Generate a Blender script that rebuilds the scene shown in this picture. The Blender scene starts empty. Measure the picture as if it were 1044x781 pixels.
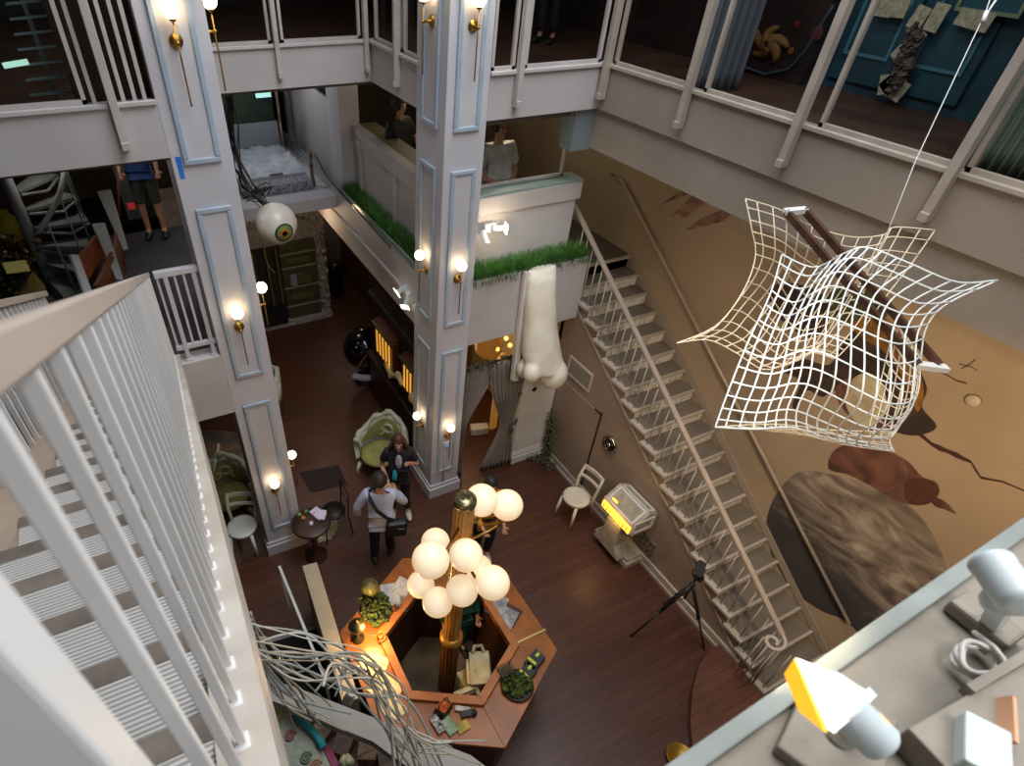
import bpy, math, random
from mathutils import Vector, Matrix, Euler
random.seed(7)
PI = math.pi
sc = bpy.context.scene
COL = sc.collection
# ------------------------------------------------------------------ camera
def _rx(t): return Matrix.Rotation(t, 3, 'X')
def _rz(t): return Matrix.Rotation(t, 3, 'Z')
RC = _rz(-0.475282801) @ _rx(0.851458154) @ _rz(0.0319616331)
FPX, PX, PY, HC = 597.41, 436.15, 423.65, 7.0
cd = bpy.data.cameras.new('camera'); cam = bpy.data.objects.new('camera', cd); COL.objects.link(cam)
cam.matrix_world = Matrix.Translation((0, 0, HC)) @ RC.to_4x4()
cd.sensor_fit = 'HORIZONTAL'; cd.sensor_width = 36.0; cd.lens = FPX / 1044 * 36
cd.shift_x = (522 - PX) / 1044; cd.shift_y = (PY - 390.5) / 1044
cd.clip_start = 0.02; cd.clip_end = 80
cd.dof.use_dof = True; cd.dof.focus_distance = 7.5; cd.dof.aperture_fstop = 5.6
sc.camera = cam
def ray(x, y): return RC @ Vector(((x - PX) / FPX, -(y - PY) / FPX, -1.0))
def at(x, y, X=None, Y=None, Z=None, d=None):
    """the point of the place seen at (x, y) of the photograph that lies on one known plane"""
    r = ray(x, y)
    if X is not None: t = X / r[0]
    elif Y is not None: t = Y / r[1]
    elif Z is not None: t = (Z - HC) / r[2]
    else: t = d
    return Vector((0, 0, HC)) + r * t
# ------------------------------------------------------------------ mesh builder
class MB:
    def __init__(s): s.v = []; s.f = []; s.sm = []
    def add(s, vs, fs, smooth=False):
        b = len(s.v); s.v += [Vector(v) for v in vs]
        for f in fs: s.f.append([b + i for i in f]); s.sm.append(smooth)
        return s
    def box(s, x0, x1, y0, y1, z0, z1):
        vs = [(x, y, z) for z in (z0, z1) for y in (y0, y1) for x in (x0, x1)]
        return s.add(vs, [(0, 2, 3, 1), (4, 5, 7, 6), (0, 1, 5, 4), (2, 6, 7, 3), (0, 4, 6, 2), (1, 3, 7, 5)])
    def obox(s, c, size, rot=None, taper=1.0):
        m = rot if isinstance(rot, Matrix) else (Euler(rot).to_matrix() if rot else Matrix.Identity(3))
        vs = []
        for z in (-.5, .5):
            k = taper if z > 0 else 1.0
            for y in (-.5, .5):
                for x in (-.5, .5): vs.append(Vector(c) + m @ Vector((x * size[0] * k, y * size[1] * k, z * size[2])))
        return s.add(vs, [(0, 2, 3, 1), (4, 5, 7, 6), (0, 1, 5, 4), (2, 6, 7, 3), (0, 4, 6, 2), (1, 3, 7, 5)])
    def bar(s, a, b, w, h=None, up=(0, 0, 1)):
        """box of section w x h running from a to b"""
        a, b = Vector(a), Vector(b); h = h or w
        d = (b - a).normalized(); u = Vector(up)
        if abs(d.dot(u)) > .99: u = Vector((0, 1, 0))
        l = d.cross(u).normalized(); n = l.cross(d)
        vs = [p + l * (sx * w / 2) + n * (sz * h / 2) for p in (a, b) for sz in (-1, 1) for sx in (-1, 1)]
        return s.add(vs, [(0, 1, 3, 2), (4, 6, 7, 5), (0, 4, 5, 1), (2, 3, 7, 6), (0, 2, 6, 4), (1, 5, 7, 3)])
    def tube(s, pts, r, n=8, closed=False, cap=True, smooth=True):
        pts = [Vector(p) for p in pts]; m = len(pts)
        rs = r if isinstance(r, (list, tuple)) else [r] * m
        T = []
        for i in range(m):
            if closed: t = pts[(i + 1) % m] - pts[i - 1]
            else: t = pts[min(i + 1, m - 1)] - pts[max(i - 1, 0)]
            T.append(t.normalized() if t.length > 1e-9 else Vector((0, 0, 1)))
        u = Vector((0, 0, 1)) if abs(T[0].z) < .9 else Vector((1, 0, 0))
        u = (u - T[0] * u.dot(T[0])).normalized()
        vs = []
        for i in range(m):
            u = (u - T[i] * u.dot(T[i]));
            u = u.normalized() if u.length > 1e-6 else T[i].orthogonal().normalized()
            w = T[i].cross(u)
            for k in range(n):
                a = 2 * PI * k / n + PI / n
                vs.append(pts[i] + (u * math.cos(a) + w * math.sin(a)) * rs[i])
        fs = []
        for i in range(m if closed else m - 1):
            j = (i + 1) % m
            for k in range(n): fs.append((i * n + k, i * n + (k + 1) % n, j * n + (k + 1) % n, j * n + k))
        if cap and not closed: fs += [tuple(range(n))[::-1], tuple((m - 1) * n + k for k in range(n))]
        return s.add(vs, fs, smooth and n > 4)
    def lathe(s, prof, c=(0, 0, 0), n=24, rot=None, smooth=True, a0=0, a1=2 * PI):
        """prof: (radius, z) pairs turned about the local z axis"""
        m = rot if isinstance(rot, Matrix) else (Euler(rot).to_matrix() if rot else Matrix.Identity(3))
        full = abs(a1 - a0 - 2 * PI) < 1e-6; k = n if full else n + 1
        vs = [Vector(c) + m @ Vector((r * math.cos(a0 + (a1 - a0) * i / n), r * math.sin(a0 + (a1 - a0) * i / n), z)) for r, z in prof for i in range(k)]
        fs = []
        for j in range(len(prof) - 1):
            for i in range(n):
                i2 = (i + 1) % k
                fs.append((j * k + i, j * k + i2, (j + 1) * k + i2, (j + 1) * k + i))
        if full:
            if prof[0][0] > 1e-5: fs.append(tuple(range(k))[::-1])
            if prof[-1][0] > 1e-5: fs.append(tuple((len(prof) - 1) * k + i for i in range(k)))
        return s.add(vs, fs, smooth)
    def ball(s, c, r, n=20, m=12, sc_=(1, 1, 1), rot=None):
        pr = [(max(1e-6, math.sin(PI * j / m)), -math.cos(PI * j / m)) for j in range(m + 1)]
        R = rot if isinstance(rot, Matrix) else (Euler(rot).to_matrix() if rot else Matrix.Identity(3))
        D = Matrix.Diagonal(Vector(sc_) * r)
        return s.lathe(pr, c, n, R @ D)
    def prism(s, poly, h, o=(0, 0, 0), U=(1, 0, 0), V=(0, 1, 0)):
        """polygon in the (U, V) plane at o, extruded by h along U x V"""
        o, U, V = Vector(o), Vector(U), Vector(V); N = U.cross(V).normalized() * h
        a = [o + U * p[0] + V * p[1] for p in poly]; n = len(a)
        return s.add(a + [p + N for p in a], [tuple(range(n))[::-1], tuple(range(n, 2 * n))] + [(i, (i + 1) % n, n + (i + 1) % n, n + i) for i in range(n)])
    def frame(s, w, h, t, d, o, U, V):
        """mitred rectangular frame w x h of bar width t, depth d, centred at o"""
        for a, b, c_, e in ((-w / 2, w / 2, -h / 2, -h / 2 + t), (-w / 2, w / 2, h / 2 - t, h / 2), (-w / 2, -w / 2 + t, -h / 2 + t, h / 2 - t), (w / 2 - t, w / 2, -h / 2 + t, h / 2 - t)):
            s.prism([(a, c_), (b, c_), (b, e), (a, e)], d, o, U, V)
        return s
def obj(name, mb, mat, parent=None, bevel=0, smooth=None, sub=0):
    off = Vector((0, 0, 0)); p = parent
    while p is not None: off += p.location; p = p.parent
    me = bpy.data.meshes.new(name)
    me.from_pydata([tuple(v - off) for v in mb.v], [], mb.f)
    sm = mb.sm if smooth is None else [smooth] * len(mb.f)
    me.polygons.foreach_set('use_smooth', sm); me.materials.append(mat); me.validate(); me.update()
    o = bpy.data.objects.new(name, me); COL.objects.link(o)
    if parent: o.parent = parent
    if bevel:
        b = o.modifiers.new('b', 'BEVEL'); b.width = bevel; b.segments = 2; b.limit_method = 'ANGLE'
    if sub:
        q = o.modifiers.new('s', 'SUBSURF'); q.levels = sub; q.render_levels = sub
    return o
def tag(o, label, cat, group=None, kind=None):
    if label: o['label'] = label
    if cat: o['category'] = cat
    if group: o['group'] = group
    if kind: o['kind'] = kind
    return o
def thing(name, label, cat, loc=(0, 0, 0), group=None):
    o = bpy.data.objects.new(name, None); COL.objects.link(o); o.location = loc; o.empty_display_size = .1
    return tag(o, label, cat, group)
def struct(name, mb, mat, parent=None, **k):
    o = obj(name, mb, mat, parent, **k)
    if parent is None: o['kind'] = 'structure'
    return o
def copy_thing(r, loc, rotz=0, label=None, group=None):
    c = r.copy(); COL.objects.link(c); c.location = loc; c.rotation_euler = (0, 0, rotz)
    if label: c['label'] = label
    if group: c['group'] = group
    for ch in r.children:
        d = ch.copy(); COL.objects.link(d); d.parent = c
        for g in ch.children:
            e = g.copy(); COL.objects.link(e); e.parent = d
    return c
# ------------------------------------------------------------------ materials
def L(c):
    if isinstance(c, str): c = [int(c[i:i + 2], 16) / 255 for i in (0, 2, 4)]
    return tuple(((x + .055) / 1.055) ** 2.4 if x > .04045 else x / 12.92 for x in c[:3]) + (1,)
def mat(name, c, rough=.6, metal=0, c2=None, scale=6, bump=0, bscale=40, emit=0, ec=None, trans=0, alpha=1, stretch=None, detail=4, spec=.5, lo=.35, hi=.65, rnd=0):
    m = bpy.data.materials.new(name); m.use_nodes = True; nt = m.node_tree; N = nt.nodes; K = nt.links
    b = N['Principled BSDF']
    b.inputs['Base Color'].default_value = L(c); b.inputs['Roughness'].default_value = rough; b.inputs['Metallic'].default_value = metal
    b.inputs['Specular IOR Level'].default_value = spec
    tc = N.new('ShaderNodeTexCoord'); vec = tc.outputs['Object']
    if stretch:
        mp = N.new('ShaderNodeMapping'); mp.inputs['Scale'].default_value = stretch; K.new(vec, mp.inputs[0]); vec = mp.outputs[0]
    if c2 is not None:
        n = N.new('ShaderNodeTexNoise'); n.inputs['Scale'].default_value = scale; n.inputs['Detail'].default_value = detail; K.new(vec, n.inputs['Vector'])
        r = N.new('ShaderNodeValToRGB'); r.color_ramp.elements[0].position = lo; r.color_ramp.elements[1].position = hi
        r.color_ramp.elements[0].color = L(c); r.color_ramp.elements[1].color = L(c2)
        K.new(n.outputs[0], r.inputs[0]); K.new(r.outputs[0], b.inputs['Base Color'])
    if bump:
        n = N.new('ShaderNodeTexNoise'); n.inputs['Scale'].default_value = bscale; n.inputs['Detail'].default_value = 3; K.new(vec, n.inputs['Vector'])
        bp = N.new('ShaderNodeBump'); bp.inputs['Strength'].default_value = bump; bp.inputs['Distance'].default_value = .02
        K.new(n.outputs[0], bp.inputs['Height']); K.new(bp.outputs[0], b.inputs['Normal'])
    if emit:
        b.inputs['Emission Color'].default_value = L(ec or c); b.inputs['Emission Strength'].default_value = emit
    if trans: b.inputs['Transmission Weight'].default_value = trans
    if alpha < 1: b.inputs['Alpha'].default_value = alpha
    return m
def nodes(m): return m.node_tree.nodes, m.node_tree.links, m.node_tree.nodes['Principled BSDF']
WHITE = mat('painted_warm_white', 'c8c4c3', .55, c2='bcb6b4', scale=1.3, bump=.08, bscale=60)
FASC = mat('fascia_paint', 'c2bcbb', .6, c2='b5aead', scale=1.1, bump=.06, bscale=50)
PILL = mat('pillar_paint', 'cbc9ce', .55, c2='c1bec4', scale=1.5, bump=.06, bscale=50)
TRIMB = mat('pale_blue_trim', '9dacbb', .5, c2='abb8c6', scale=5)
STAIRW = mat('stair_paint', 'b9aea2', .5, c2='aba092', scale=2)
BRIGHT = mat('bright_white_paint', 'dcdad8', .45, c2='d0ccc8', scale=3)
TAUPE = mat('taupe_wall', '9a8675', .65, c2='8c7868', scale=1.2, bump=.08, bscale=30)
DARK = mat('dark_interior', '1c1512', .8, c2='2a1e18', scale=1.5)
CEIL = mat('gallery_soffit', '6b625c', .8)
BRASS = mat('brushed_brass', 'b08a45', .32, 1)
GLASS = mat('gallery_glass', '0a0f0e', .02, alpha=.14, spec=.6)
# floor planks running along X
def plank_mat(name, c1, c2, c3, w=.13, ln=1.7, rough=.38, ax=0):
    m = mat(name, c1, rough); N, K, b = nodes(m)
    tc = N.new('ShaderNodeTexCoord'); mp = N.new('ShaderNodeMapping'); K.new(tc.outputs['Object'], mp.inputs[0])
    if ax: mp.inputs['Rotation'].default_value = (0, 0, PI / 2)
    br = N.new('ShaderNodeTexBrick'); br.inputs['Scale'].default_value = 1; br.inputs['Brick Width'].default_value = ln; br.inputs['Row Height'].default_value = w
    br.inputs['Mortar Size'].default_value = .0022; br.inputs['Color1'].default_value = L(c1); br.inputs['Color2'].default_value = L(c2); br.inputs['Mortar'].default_value = L('120a08')
    br.offset = .37; K.new(mp.outputs[0], br.inputs[0])
    mp2 = N.new('ShaderNodeMapping'); mp2.inputs['Scale'].default_value = (1.2, 14, 1); K.new(mp.outputs[0], mp2.inputs[0])
    n = N.new('ShaderNodeTexNoise'); n.inputs['Scale'].default_value = 2.2; n.inputs['Detail'].default_value = 6; K.new(mp2.outputs[0], n.inputs[0])
    r = N.new('ShaderNodeValToRGB'); r.color_ramp.elements[0].position = .35; r.color_ramp.elements[1].position = .7
    r.color_ramp.elements[0].color = (.55, .5, .5, 1); r.color_ramp.elements[1].color = L(c3)
    mx = N.new('ShaderNodeMix'); mx.data_type = 'RGBA'; mx.blend_type = 'MIX'; mx.inputs[0].default_value = .4
    K.new(n.outputs[0], r.inputs[0]); mx.blend_type = 'OVERLAY'
    K.new(br.outputs['Color'], mx.inputs[6]); K.new(r.outputs[0], mx.inputs[7]); K.new(mx.outputs[2], b.inputs['Base Color'])
    n2 = N.new('ShaderNodeTexNoise'); n2.inputs['Scale'].default_value = 1.1; n2.inputs['Detail'].default_value = 4; K.new(tc.outputs['Object'], n2.inputs[0])
    mr = N.new('ShaderNodeMapRange'); mr.inputs[3].default_value = rough - .1; mr.inputs[4].default_value = rough + .15; K.new(n2.outputs[0], mr.inputs[0]); K.new(mr.outputs[0], b.inputs['Roughness'])
    return m
FLOORM = plank_mat('dark_red_planks', '573627', '4b2e21', '98623f', .105, 1.7)
def area(name, loc, rot, sx, sy, e, c):
    l = bpy.data.lights.new(name, 'AREA'); l.shape = 'RECTANGLE'; l.size = sx; l.size_y = sy; l.energy = e; l.color = c
    o = bpy.data.objects.new(name, l); COL.objects.link(o); o.location = loc; o.rotation_euler = rot; return o
def point(name, loc, e, c, r=.05):
    l = bpy.data.lights.new(name, 'POINT'); l.energy = e; l.color = c; l.shadow_soft_size = r
    o = bpy.data.objects.new(name, l); COL.objects.link(o); o.location = loc; return o
def spot(name, loc, tgt, e, c, ang, blend=.5, r=.04):
    l = bpy.data.lights.new(name, 'SPOT'); l.energy = e; l.color = c; l.shadow_soft_size = r; l.spot_size = ang; l.spot_blend = blend
    o = bpy.data.objects.new(name, l); COL.objects.link(o); o.location = loc
    o.rotation_euler = (Vector(tgt) - Vector(loc)).to_track_quat('-Z', 'Y').to_euler(); return o
# ================================================================== THE SETTING
F2, F3 = 3.3, 5.55
mb = MB(); mb.box(-3.2, 6.4, -2, 13.5, -.12, 0); struct('floor', mb, FLOORM)
# ---- right hand: wall under the stairs, mural wall
NR, RUN, RISE, Y0 = 20, .25, .165, .67
def stz(y): return (y - Y0) / RUN * RISE
saw = [(Y0 + RUN + .02, 0), (5.67, 0)]
for k in range(NR, 0, -1):
    y = Y0 + k * RUN; saw += [(min(y + RUN, 5.67), k * RISE - .03), (y + .02, k * RISE - .03)] if k < NR else [(5.67, k * RISE - .03), (y + .02, k * RISE - .03)] if False else [(min(y + RUN, 5.67), k * RISE - .03), (min(y + .01, 5.665), k * RISE - .03)]
mb = MB(); n_ = len(saw); mb.add([(5.05, p[0], p[1]) for p in saw], [tuple(range(n_))]); mb.add([(5.12, p[0], p[1]) for p in saw], [tuple(range(n_))])
struct('wall_under_stairs', mb, TAUPE)
mb = MB(); mb.box(6.06, 6.2, -2, 10.6, 0, 5.4); WM = mat('mural_ground', 'ab957c', .7, c2='9a866e', scale=.8, bump=.05, bscale=30); struct('wall_right', mb, WM)
mb = MB(); mb.box(5.02, 5.05, 1.3, 5.45, 0, .16); mb.box(5.005, 5.05, 1.3, 5.45, 0, .05); struct('baseboard_stairs', mb, STAIRW)
mb = MB(); mb.box(6.02, 6.06, -1, .9, 0, .16); struct('baseboard_right', mb, STAIRW)
# ---- pillars with raised blue trim panels
def pillar(x0, x1, y0, y1, n):
    mb = MB(); mb.box(x0, x1, y0, y1, 0, 8.6); p = struct('pillar', mb, PILL, bevel=.006)
    mb = MB(); mb.box(x0 - .04, x1 + .04, y0 - .04, y1 + .04, 0, .2); mb.box(x0 - .02, x1 + .02, y0 - .02, y1 + .02, .2, .26); struct('plinth', mb, PILL, p, bevel=.008)
    w = (x1 - x0) * .62; cx = (x0 + x1) / 2; cy = (y0 + y1) / 2; wd = (y1 - y0) * .55
    for za, zb in ((.52, 2.72), (3.1, 4.95), (5.32, 7.9)):
        mb = MB(); mb.frame(w, zb - za, .045, .028, (cx, y0, (za + zb) / 2), (1, 0, 0), (0, 0, 1)); struct('panel_trim', mb, TRIMB, p, bevel=.008)
        mb = MB(); mb.box(cx - w / 2 + .045, cx + w / 2 - .045, y0 - .012, y0, za + .045, zb - .045); struct('panel', mb, PILL, p)
        if n:   # face turned to the recess
            mb = MB(); mb.frame(wd, zb - za, .045, .028, (x0, cy, (za + zb) / 2), (0, -1, 0), (0, 0, 1)); struct('panel_trim', mb, TRIMB, p, bevel=.008)
    return p
pillar(.33, .82, 5.35, 6.0, 0)
pillar(2.84, 3.30, 5.35, 6.0, 1)
# ---- third floor: fascias, sills, glazing
FB, FT = 5.39, 5.80
mb = MB(); mb.box(-3.2, .33, 5.35, 5.5, FB, FT); struct('trim_1', mb, FASC)
mb = MB(); mb.box(.82, 2.86, 7.3, 7.45, FB, FT); struct('trim_2', mb, FASC)
mb = MB(); mb.box(2.86, 3.0, 6.0, 7.45, FB, FT); struct('trim_3', mb, FASC)
mb = MB(); mb.box(3.30, 4.80, 5.35, 5.5, FB, FT); struct('trim_4', mb, FASC)
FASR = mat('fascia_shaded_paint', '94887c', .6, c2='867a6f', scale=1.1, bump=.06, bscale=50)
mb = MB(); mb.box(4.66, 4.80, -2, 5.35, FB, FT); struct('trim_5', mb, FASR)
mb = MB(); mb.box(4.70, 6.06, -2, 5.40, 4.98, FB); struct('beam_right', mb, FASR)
mb = MB(); mb.box(4.44, 4.9, 5.40, 5.62, 4.96, FB); struct('beam_end', mb, mat('blue_grey_beam', '727c80', .6))
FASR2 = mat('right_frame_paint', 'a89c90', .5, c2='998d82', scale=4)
for k, (x0, x1, y0, y1) in enumerate(((-3.2, .33, 5.32, 5.36), (.82, 2.86, 7.27, 7.31), (2.83, 2.87, 6.0, 7.3), (3.30, 4.66, 5.32, 5.36), (4.63, 4.67, -2, 5.35))):
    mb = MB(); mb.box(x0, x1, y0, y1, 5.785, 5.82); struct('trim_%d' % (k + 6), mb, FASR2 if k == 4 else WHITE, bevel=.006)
FL3 = mat('third_floor_boards', '553a2c', .5, c2='3d291f', scale=3)
SOF = MB()
mb = MB(); mb.box(-3.2, .82, 5.5, 13.5, FB + .02, 5.5); mb.box(.82, 3.0, 7.45, 13.5, FB + .02, 5.5); mb.box(3.0, 8.5, 5.5, 13.5, FB + .02, 5.5); mb.box(4.9, 8.5, -2, 5.5, FB + .02, 5.5); struct('floor_third', mb, FL3)
mb = MB(); mb.box(3.3, 6.2, 5.5, 10.6, 5.3, 5.4); mb.box(-3.2, .82, 5.5, 13.5, 5.33, 5.39); mb.box(.82, 3.3, 7.45, 13.5, 5.33, 5.39); struct('ceiling_second', mb, CEIL)
# back of the third-floor rooms
mb = MB(); mb.box(-3.2, 8.5, 13.4, 13.5, 0, 9); struct('wall_back', mb, DARK)
mb = MB(); mb.box(8.4, 8.5, -2, 13.4, 5.4, 9); struct('wall_far_right', mb, DARK)
mb = MB(); mb.box(-3.3, -3.2, -2, 13.4, 0, 9); struct('wall_left', mb, DARK)
mb = MB(); mb.box(-3.2, .82, 5.36, 13.4, 8.5, 8.6); mb.box(.82, 2.86, 7.3, 13.4, 8.5, 8.6); mb.box(2.86, 8.5, 5.36, 13.4, 8.5, 8.6); mb.box(4.7, 8.5, -2, 5.36, 8.5, 8.6); struct('ceiling', mb, CEIL)
# ---- second floor
FL2 = mat('second_floor_concrete', '4d4a4b', .55, c2='3f3c3e', scale=2)
mb = MB(); mb.box(-3.2, .33, 5.35, 5.55, 2.66, 3.43); struct('trim_11', mb, WHITE, bevel=.004)
mb = MB(); mb.box(-3.2, .82, 5.55, 9.0, 2.8, F2 + .05); struct('floor_second', mb, FL2)
mb = MB(); mb.box(3.24, 6.06, 5.67, 10.5, 2.75, F2); struct('floor_gallery', mb, mat('gallery_floor', '9a7426', .5, c2='5b4c2a', scale=2))
mb = MB(); mb.box(3.30, 5.02, 5.35, 5.43, 2.72, 3.62); mb.box(3.3, 5.02, 5.43, 5.64, 3.2, 3.5); struct('wall_planter_front', mb, FASC, bevel=.005)
mb = MB(); mb.box(3.28, 4.86, 5.64, 5.74, 3.3, 4.42); mb.box(3.28, 4.9, 5.61, 5.76, 4.30, 4.50); struct('wall_parapet_front', mb, WHITE, bevel=.005)
SILLG = mat('sage_sill', '8fa196', .5)
mb = MB(); mb.box(3.28, 4.92, 5.63, 5.9, 4.50, 4.53); struct('trim_12', mb, SILLG)
# left arm of the planter
mb = MB(); mb.box(2.86, 2.92, 6.0, 12, 3.12, 3.53); mb.box(2.88, 3.4, 6.0, 12, 2.74, 3.12); mb.box(2.83, 2.88, 6.0, 12, 3.10, 3.16); struct('wall_planter_side', mb, FASC, bevel=.004)
mb = MB(); mb.box(2.92, 3.12, 6.0, 8.8, 3.12, 3.5); struct('trim_13', mb, DARK)
mb = MB(); mb.box(3.12, 3.22, 6.0, 8.8, 3.2, 4.42); mb.box(3.10, 3.24, 6.0, 8.8, 4.40, 4.52)
for y in (7.2, 8.45): mb.box(3.085, 3.12, y - .035, y + .035, 3.4, 4.40)
mb.box(3.095, 3.12, 6.0, 8.8, 4.30, 4.40); struct('wall_parapet_side', mb, FASC, bevel=.004)
mb = MB(); mb.box(3.24, 3.5, 6.0, 8.8, 4.49, 4.52); struct('trim_14', mb, mat('olive_ledge', '6e6b4c', .6))
mb = MB(); mb.box(2.94, 3.24, 8.8, 9.35, 3.12, 5.39); struct('column_second', mb, PILL)
mb = MB(); mb.box(3.0, 3.12, 9.35, 12.3, 3.1, 4.75); mb.box(2.95, 3.12, 9.35, 12.3, 4.68, 4.76); mb.box(3.0, 3.12, 12.1, 12.3, 4.7, 5.4); struct('wall_bed_alcove', mb, FASC)
# bed platform in the recess
mb = MB(); mb.box(.7, 2.86, 9.0, 12.3, 3.25, 3.44); struct('beam_platform', mb, PILL, bevel=.006)
mb = MB(); mb.box(-1, 3.1, 12.3, 12.4, 3.2, 5.4); struct('wall_alcove_back', mb, DARK)
mb = MB(); mb.box(3.3, 6.1, 10.5, 10.6, 3.2, 5.4); struct('wall_gallery_back', mb, mat('olive_gallery_wall', '4a4430', .7, c2='38321f', scale=1.5))
mb = MB(); mb.box(4.92, 6.06, 5.68, 7.6, F2, F2 + .01); struct('floor_landing_top', mb, mat('landing_taupe', '5d5349', .7))
# ---- ground floor back
mb = MB(); mb.box(.3, 3.2, 11.25, 11.4, 0, 3.25); struct('wall_arch', mb, mat('rough_plaster', 'a39c96', .8, c2='8a837d', scale=8, bump=.5, bscale=18))
# ================================================================== NEAR STAIRCASE (left, running away from the viewer)
def zn(y): return 5.65 - .47 * (y - .924)
def rib_mat():
    m = mat('ribbed_tread', 'c9c5c1', .5); N, K, b = nodes(m)
    tc = N.new('ShaderNodeTexCoord'); w = N.new('ShaderNodeTexWave'); w.bands_direction = 'Y'; w.inputs['Scale'].default_value = 27; w.inputs['Distortion'].default_value = .3
    K.new(tc.outputs['Object'], w.inputs[0]); r = N.new('ShaderNodeValToRGB'); r.color_ramp.elements[0].color = L('a39c96'); r.color_ramp.elements[1].color = L('dcd8d4'); r.color_ramp.elements[0].position = .15; r.color_ramp.elements[1].position = .5
    K.new(w.outputs[0], r.inputs[0]); K.new(r.outputs[0], b.inputs['Base Color'])
    bp = N.new('ShaderNodeBump'); bp.inputs['Strength'].default_value = .7; bp.inputs['Distance'].default_value = .01; K.new(w.outputs[0], bp.inputs['Height']); K.new(bp.outputs[0], b.inputs['Normal'])
    return m
RIB = rib_mat(); STEPSH = mat('tread_edge_shadow', '7d7064', .6, c2='5f554c', scale=8); TANP = mat('tan_string_paint', 'b39c88', .5, c2='9f8c7c', scale=3); RAILP = mat('handrail_paint', 'b3a294', .45, c2='a39488', scale=2)
st = thing('staircase', 'white staircase with ribbed treads and square balusters, seen from above beside the bottom left corner', 'staircase', (-.5, 5.3, F2))
mb = MB()
mb.prism([(.1, zn(.1)), (5.3, zn(5.3)), (5.3, zn(5.3) - .3), (.1, zn(.1) - .42)], .1, (-.145, 0, 0), (0, 1, 0), (0, 0, 1))
obj('outer_string', mb, mat('string_cream', 'cbc1b6', .5, c2='b8ab9d', scale=4), st)
mb = MB(); mb.prism([(1.0, zn(1.0)), (5.3, zn(5.3)), (5.3, zn(5.3) - .3), (1.0, zn(1.0) - .42)], .21, (-.95, 0, 0), (0, 1, 0), (0, 0, 1)); obj('inner_string', mb, TANP, st)
y = .30
while y < 5.2:
    z = zn(y + .13) - .05
    mb = MB(); mb.box(-.74, -.145, y, y + .285, z - .035, z); obj('tread', mb, RIB, st, bevel=.006)
    mb = MB(); mb.box(-.74, -.145, y + .235, y + .292, z - .036, z + .003); obj('edge_shadow', mb, STEPSH, st, bevel=.004)  # brown strip: the shadow below each tread edge, put into colour
    mb = MB(); mb.box(-.74, -.145, y + .255, y + .265, z - .13, z - .03); obj('riser', mb, TANP, st)
    y += .27
y = .29
while y < 5.25:
    mb = MB(); mb.box(-.1055, -.0905, y - .006, y + .006, zn(y) - .01, zn(y) + .868); mb.box(-.112, -.084, y - .016, y + .016, zn(y) - .01, zn(y) + .008); obj('baluster', mb, BRIGHT, st, bevel=.002)
    y += .105
y = 1.3
while y < 5.25:
    mb = MB(); mb.box(-.93, -.905, y - .012, y + .012, zn(y), zn(y) + .84); obj('baluster', mb, BRIGHT, st)
    y += .13
mb = MB(); mb.prism([(.15, zn(.15) + .862), (5.3, zn(5.3) + .852), (5.3, zn(5.3) + .889), (.15, zn(.15) + .899)], .024, (-.111, 0, 0), (0, 1, 0), (0, 0, 1)); obj('handrail', mb, RAILP, st, bevel=.004)
mb = MB(); mb.prism([(1.2, zn(1.2) + .84), (5.3, zn(5.3) + .84), (5.3, zn(5.3) + .89), (1.2, zn(1.2) + .89)], .06, (-.95, 0, 0), (0, 1, 0), (0, 0, 1)); obj('handrail', mb, RAILP, st, bevel=.004)
mb = MB(); mb.box(-.2, -.098, .175, .215, 5.2, 6.9); obj('newel_post', mb, BRIGHT, st, bevel=.004)
mb = MB(); mb.box(-1.4, -.16, -1.2, .32, 5.6, 5.78); struct('floor_landing', mb, mat('landing_carpet', 'c4c0bc', .9, c2='a9a5a1', scale=40))
mb = MB(); mb.box(-2.6, -.96, -1.2, 5.3, 2.2, 3.35); struct('floor_mezzanine', mb, FL2)
# guard rail on the second-floor edge
rl = thing('guard_railing', 'short white guard railing between the staircase foot and the panelled pillar', 'railing', (.12, 5.42, 3.43))
mb = MB(); mb.box(-.06, .33, 5.39, 5.45, 4.36, 4.42); obj('top_rail', mb, PILL, rl, bevel=.006)
mb = MB(); mb.box(-.06, .33, 5.40, 5.44, 3.56, 3.61); obj('bottom_rail', mb, PILL, rl, bevel=.004)
for x in (.03, .28):
    mb = MB(); mb.box(x - .02, x + .02, 5.395, 5.445, 3.43, 4.37); mb.box(x - .035, x + .035, 5.38, 5.46, 3.43, 3.45); obj('post', mb, PILL, rl, bevel=.003)
for x in (-.04, .11, .19):
    mb = MB(); mb.box(x - .011, x + .011, 5.41, 5.43, 3.6, 4.37); obj('baluster', mb, PILL, rl)
# ================================================================== RIGHT STAIRCASE
s2 = thing('staircase', 'long straight taupe staircase with thin rods and a scrolled handrail end, beside the mural wall', 'staircase', (5.55, .92, 0))
TREADM = mat('taupe_tread', '7a7065', .6, c2='6d645a', scale=3); RISM = mat('pale_riser', 'ded9cf', .5, c2='b5ada0', scale=14, lo=.5, hi=.62)
for k in range(1, NR + 1):
    z = k * RISE; y = Y0 + k * RUN
    mb = MB(); mb.box(4.985, 6.04, y - .02, y + RUN, z - .035, z); obj('tread', mb, TREADM, s2, bevel=.005)
    mb = MB(); mb.box(4.982, 5.06, y - .022, y + RUN + .002, z - .033, z + .002); mb.box(5.06, 6.04, y - .022, y + .012, z - .033, z + .002); obj('tread_nosing', mb, STAIRW, s2)
    mb = MB(); mb.box(5.05, 6.04, y, y + .02, max(.125, z - RISE), z - .03); obj('riser', mb, RISM, s2)
for k in range(1, NR):
    for dy in (.04, .165):
        y = Y0 + k * RUN + dy; z = k * RISE
        mb = MB(); mb.tube([(5.03, y, z - .005), (5.03, y, stz(y) + .74)], .0085, 6); obj('rod', mb, STAIRW, s2)
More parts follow.
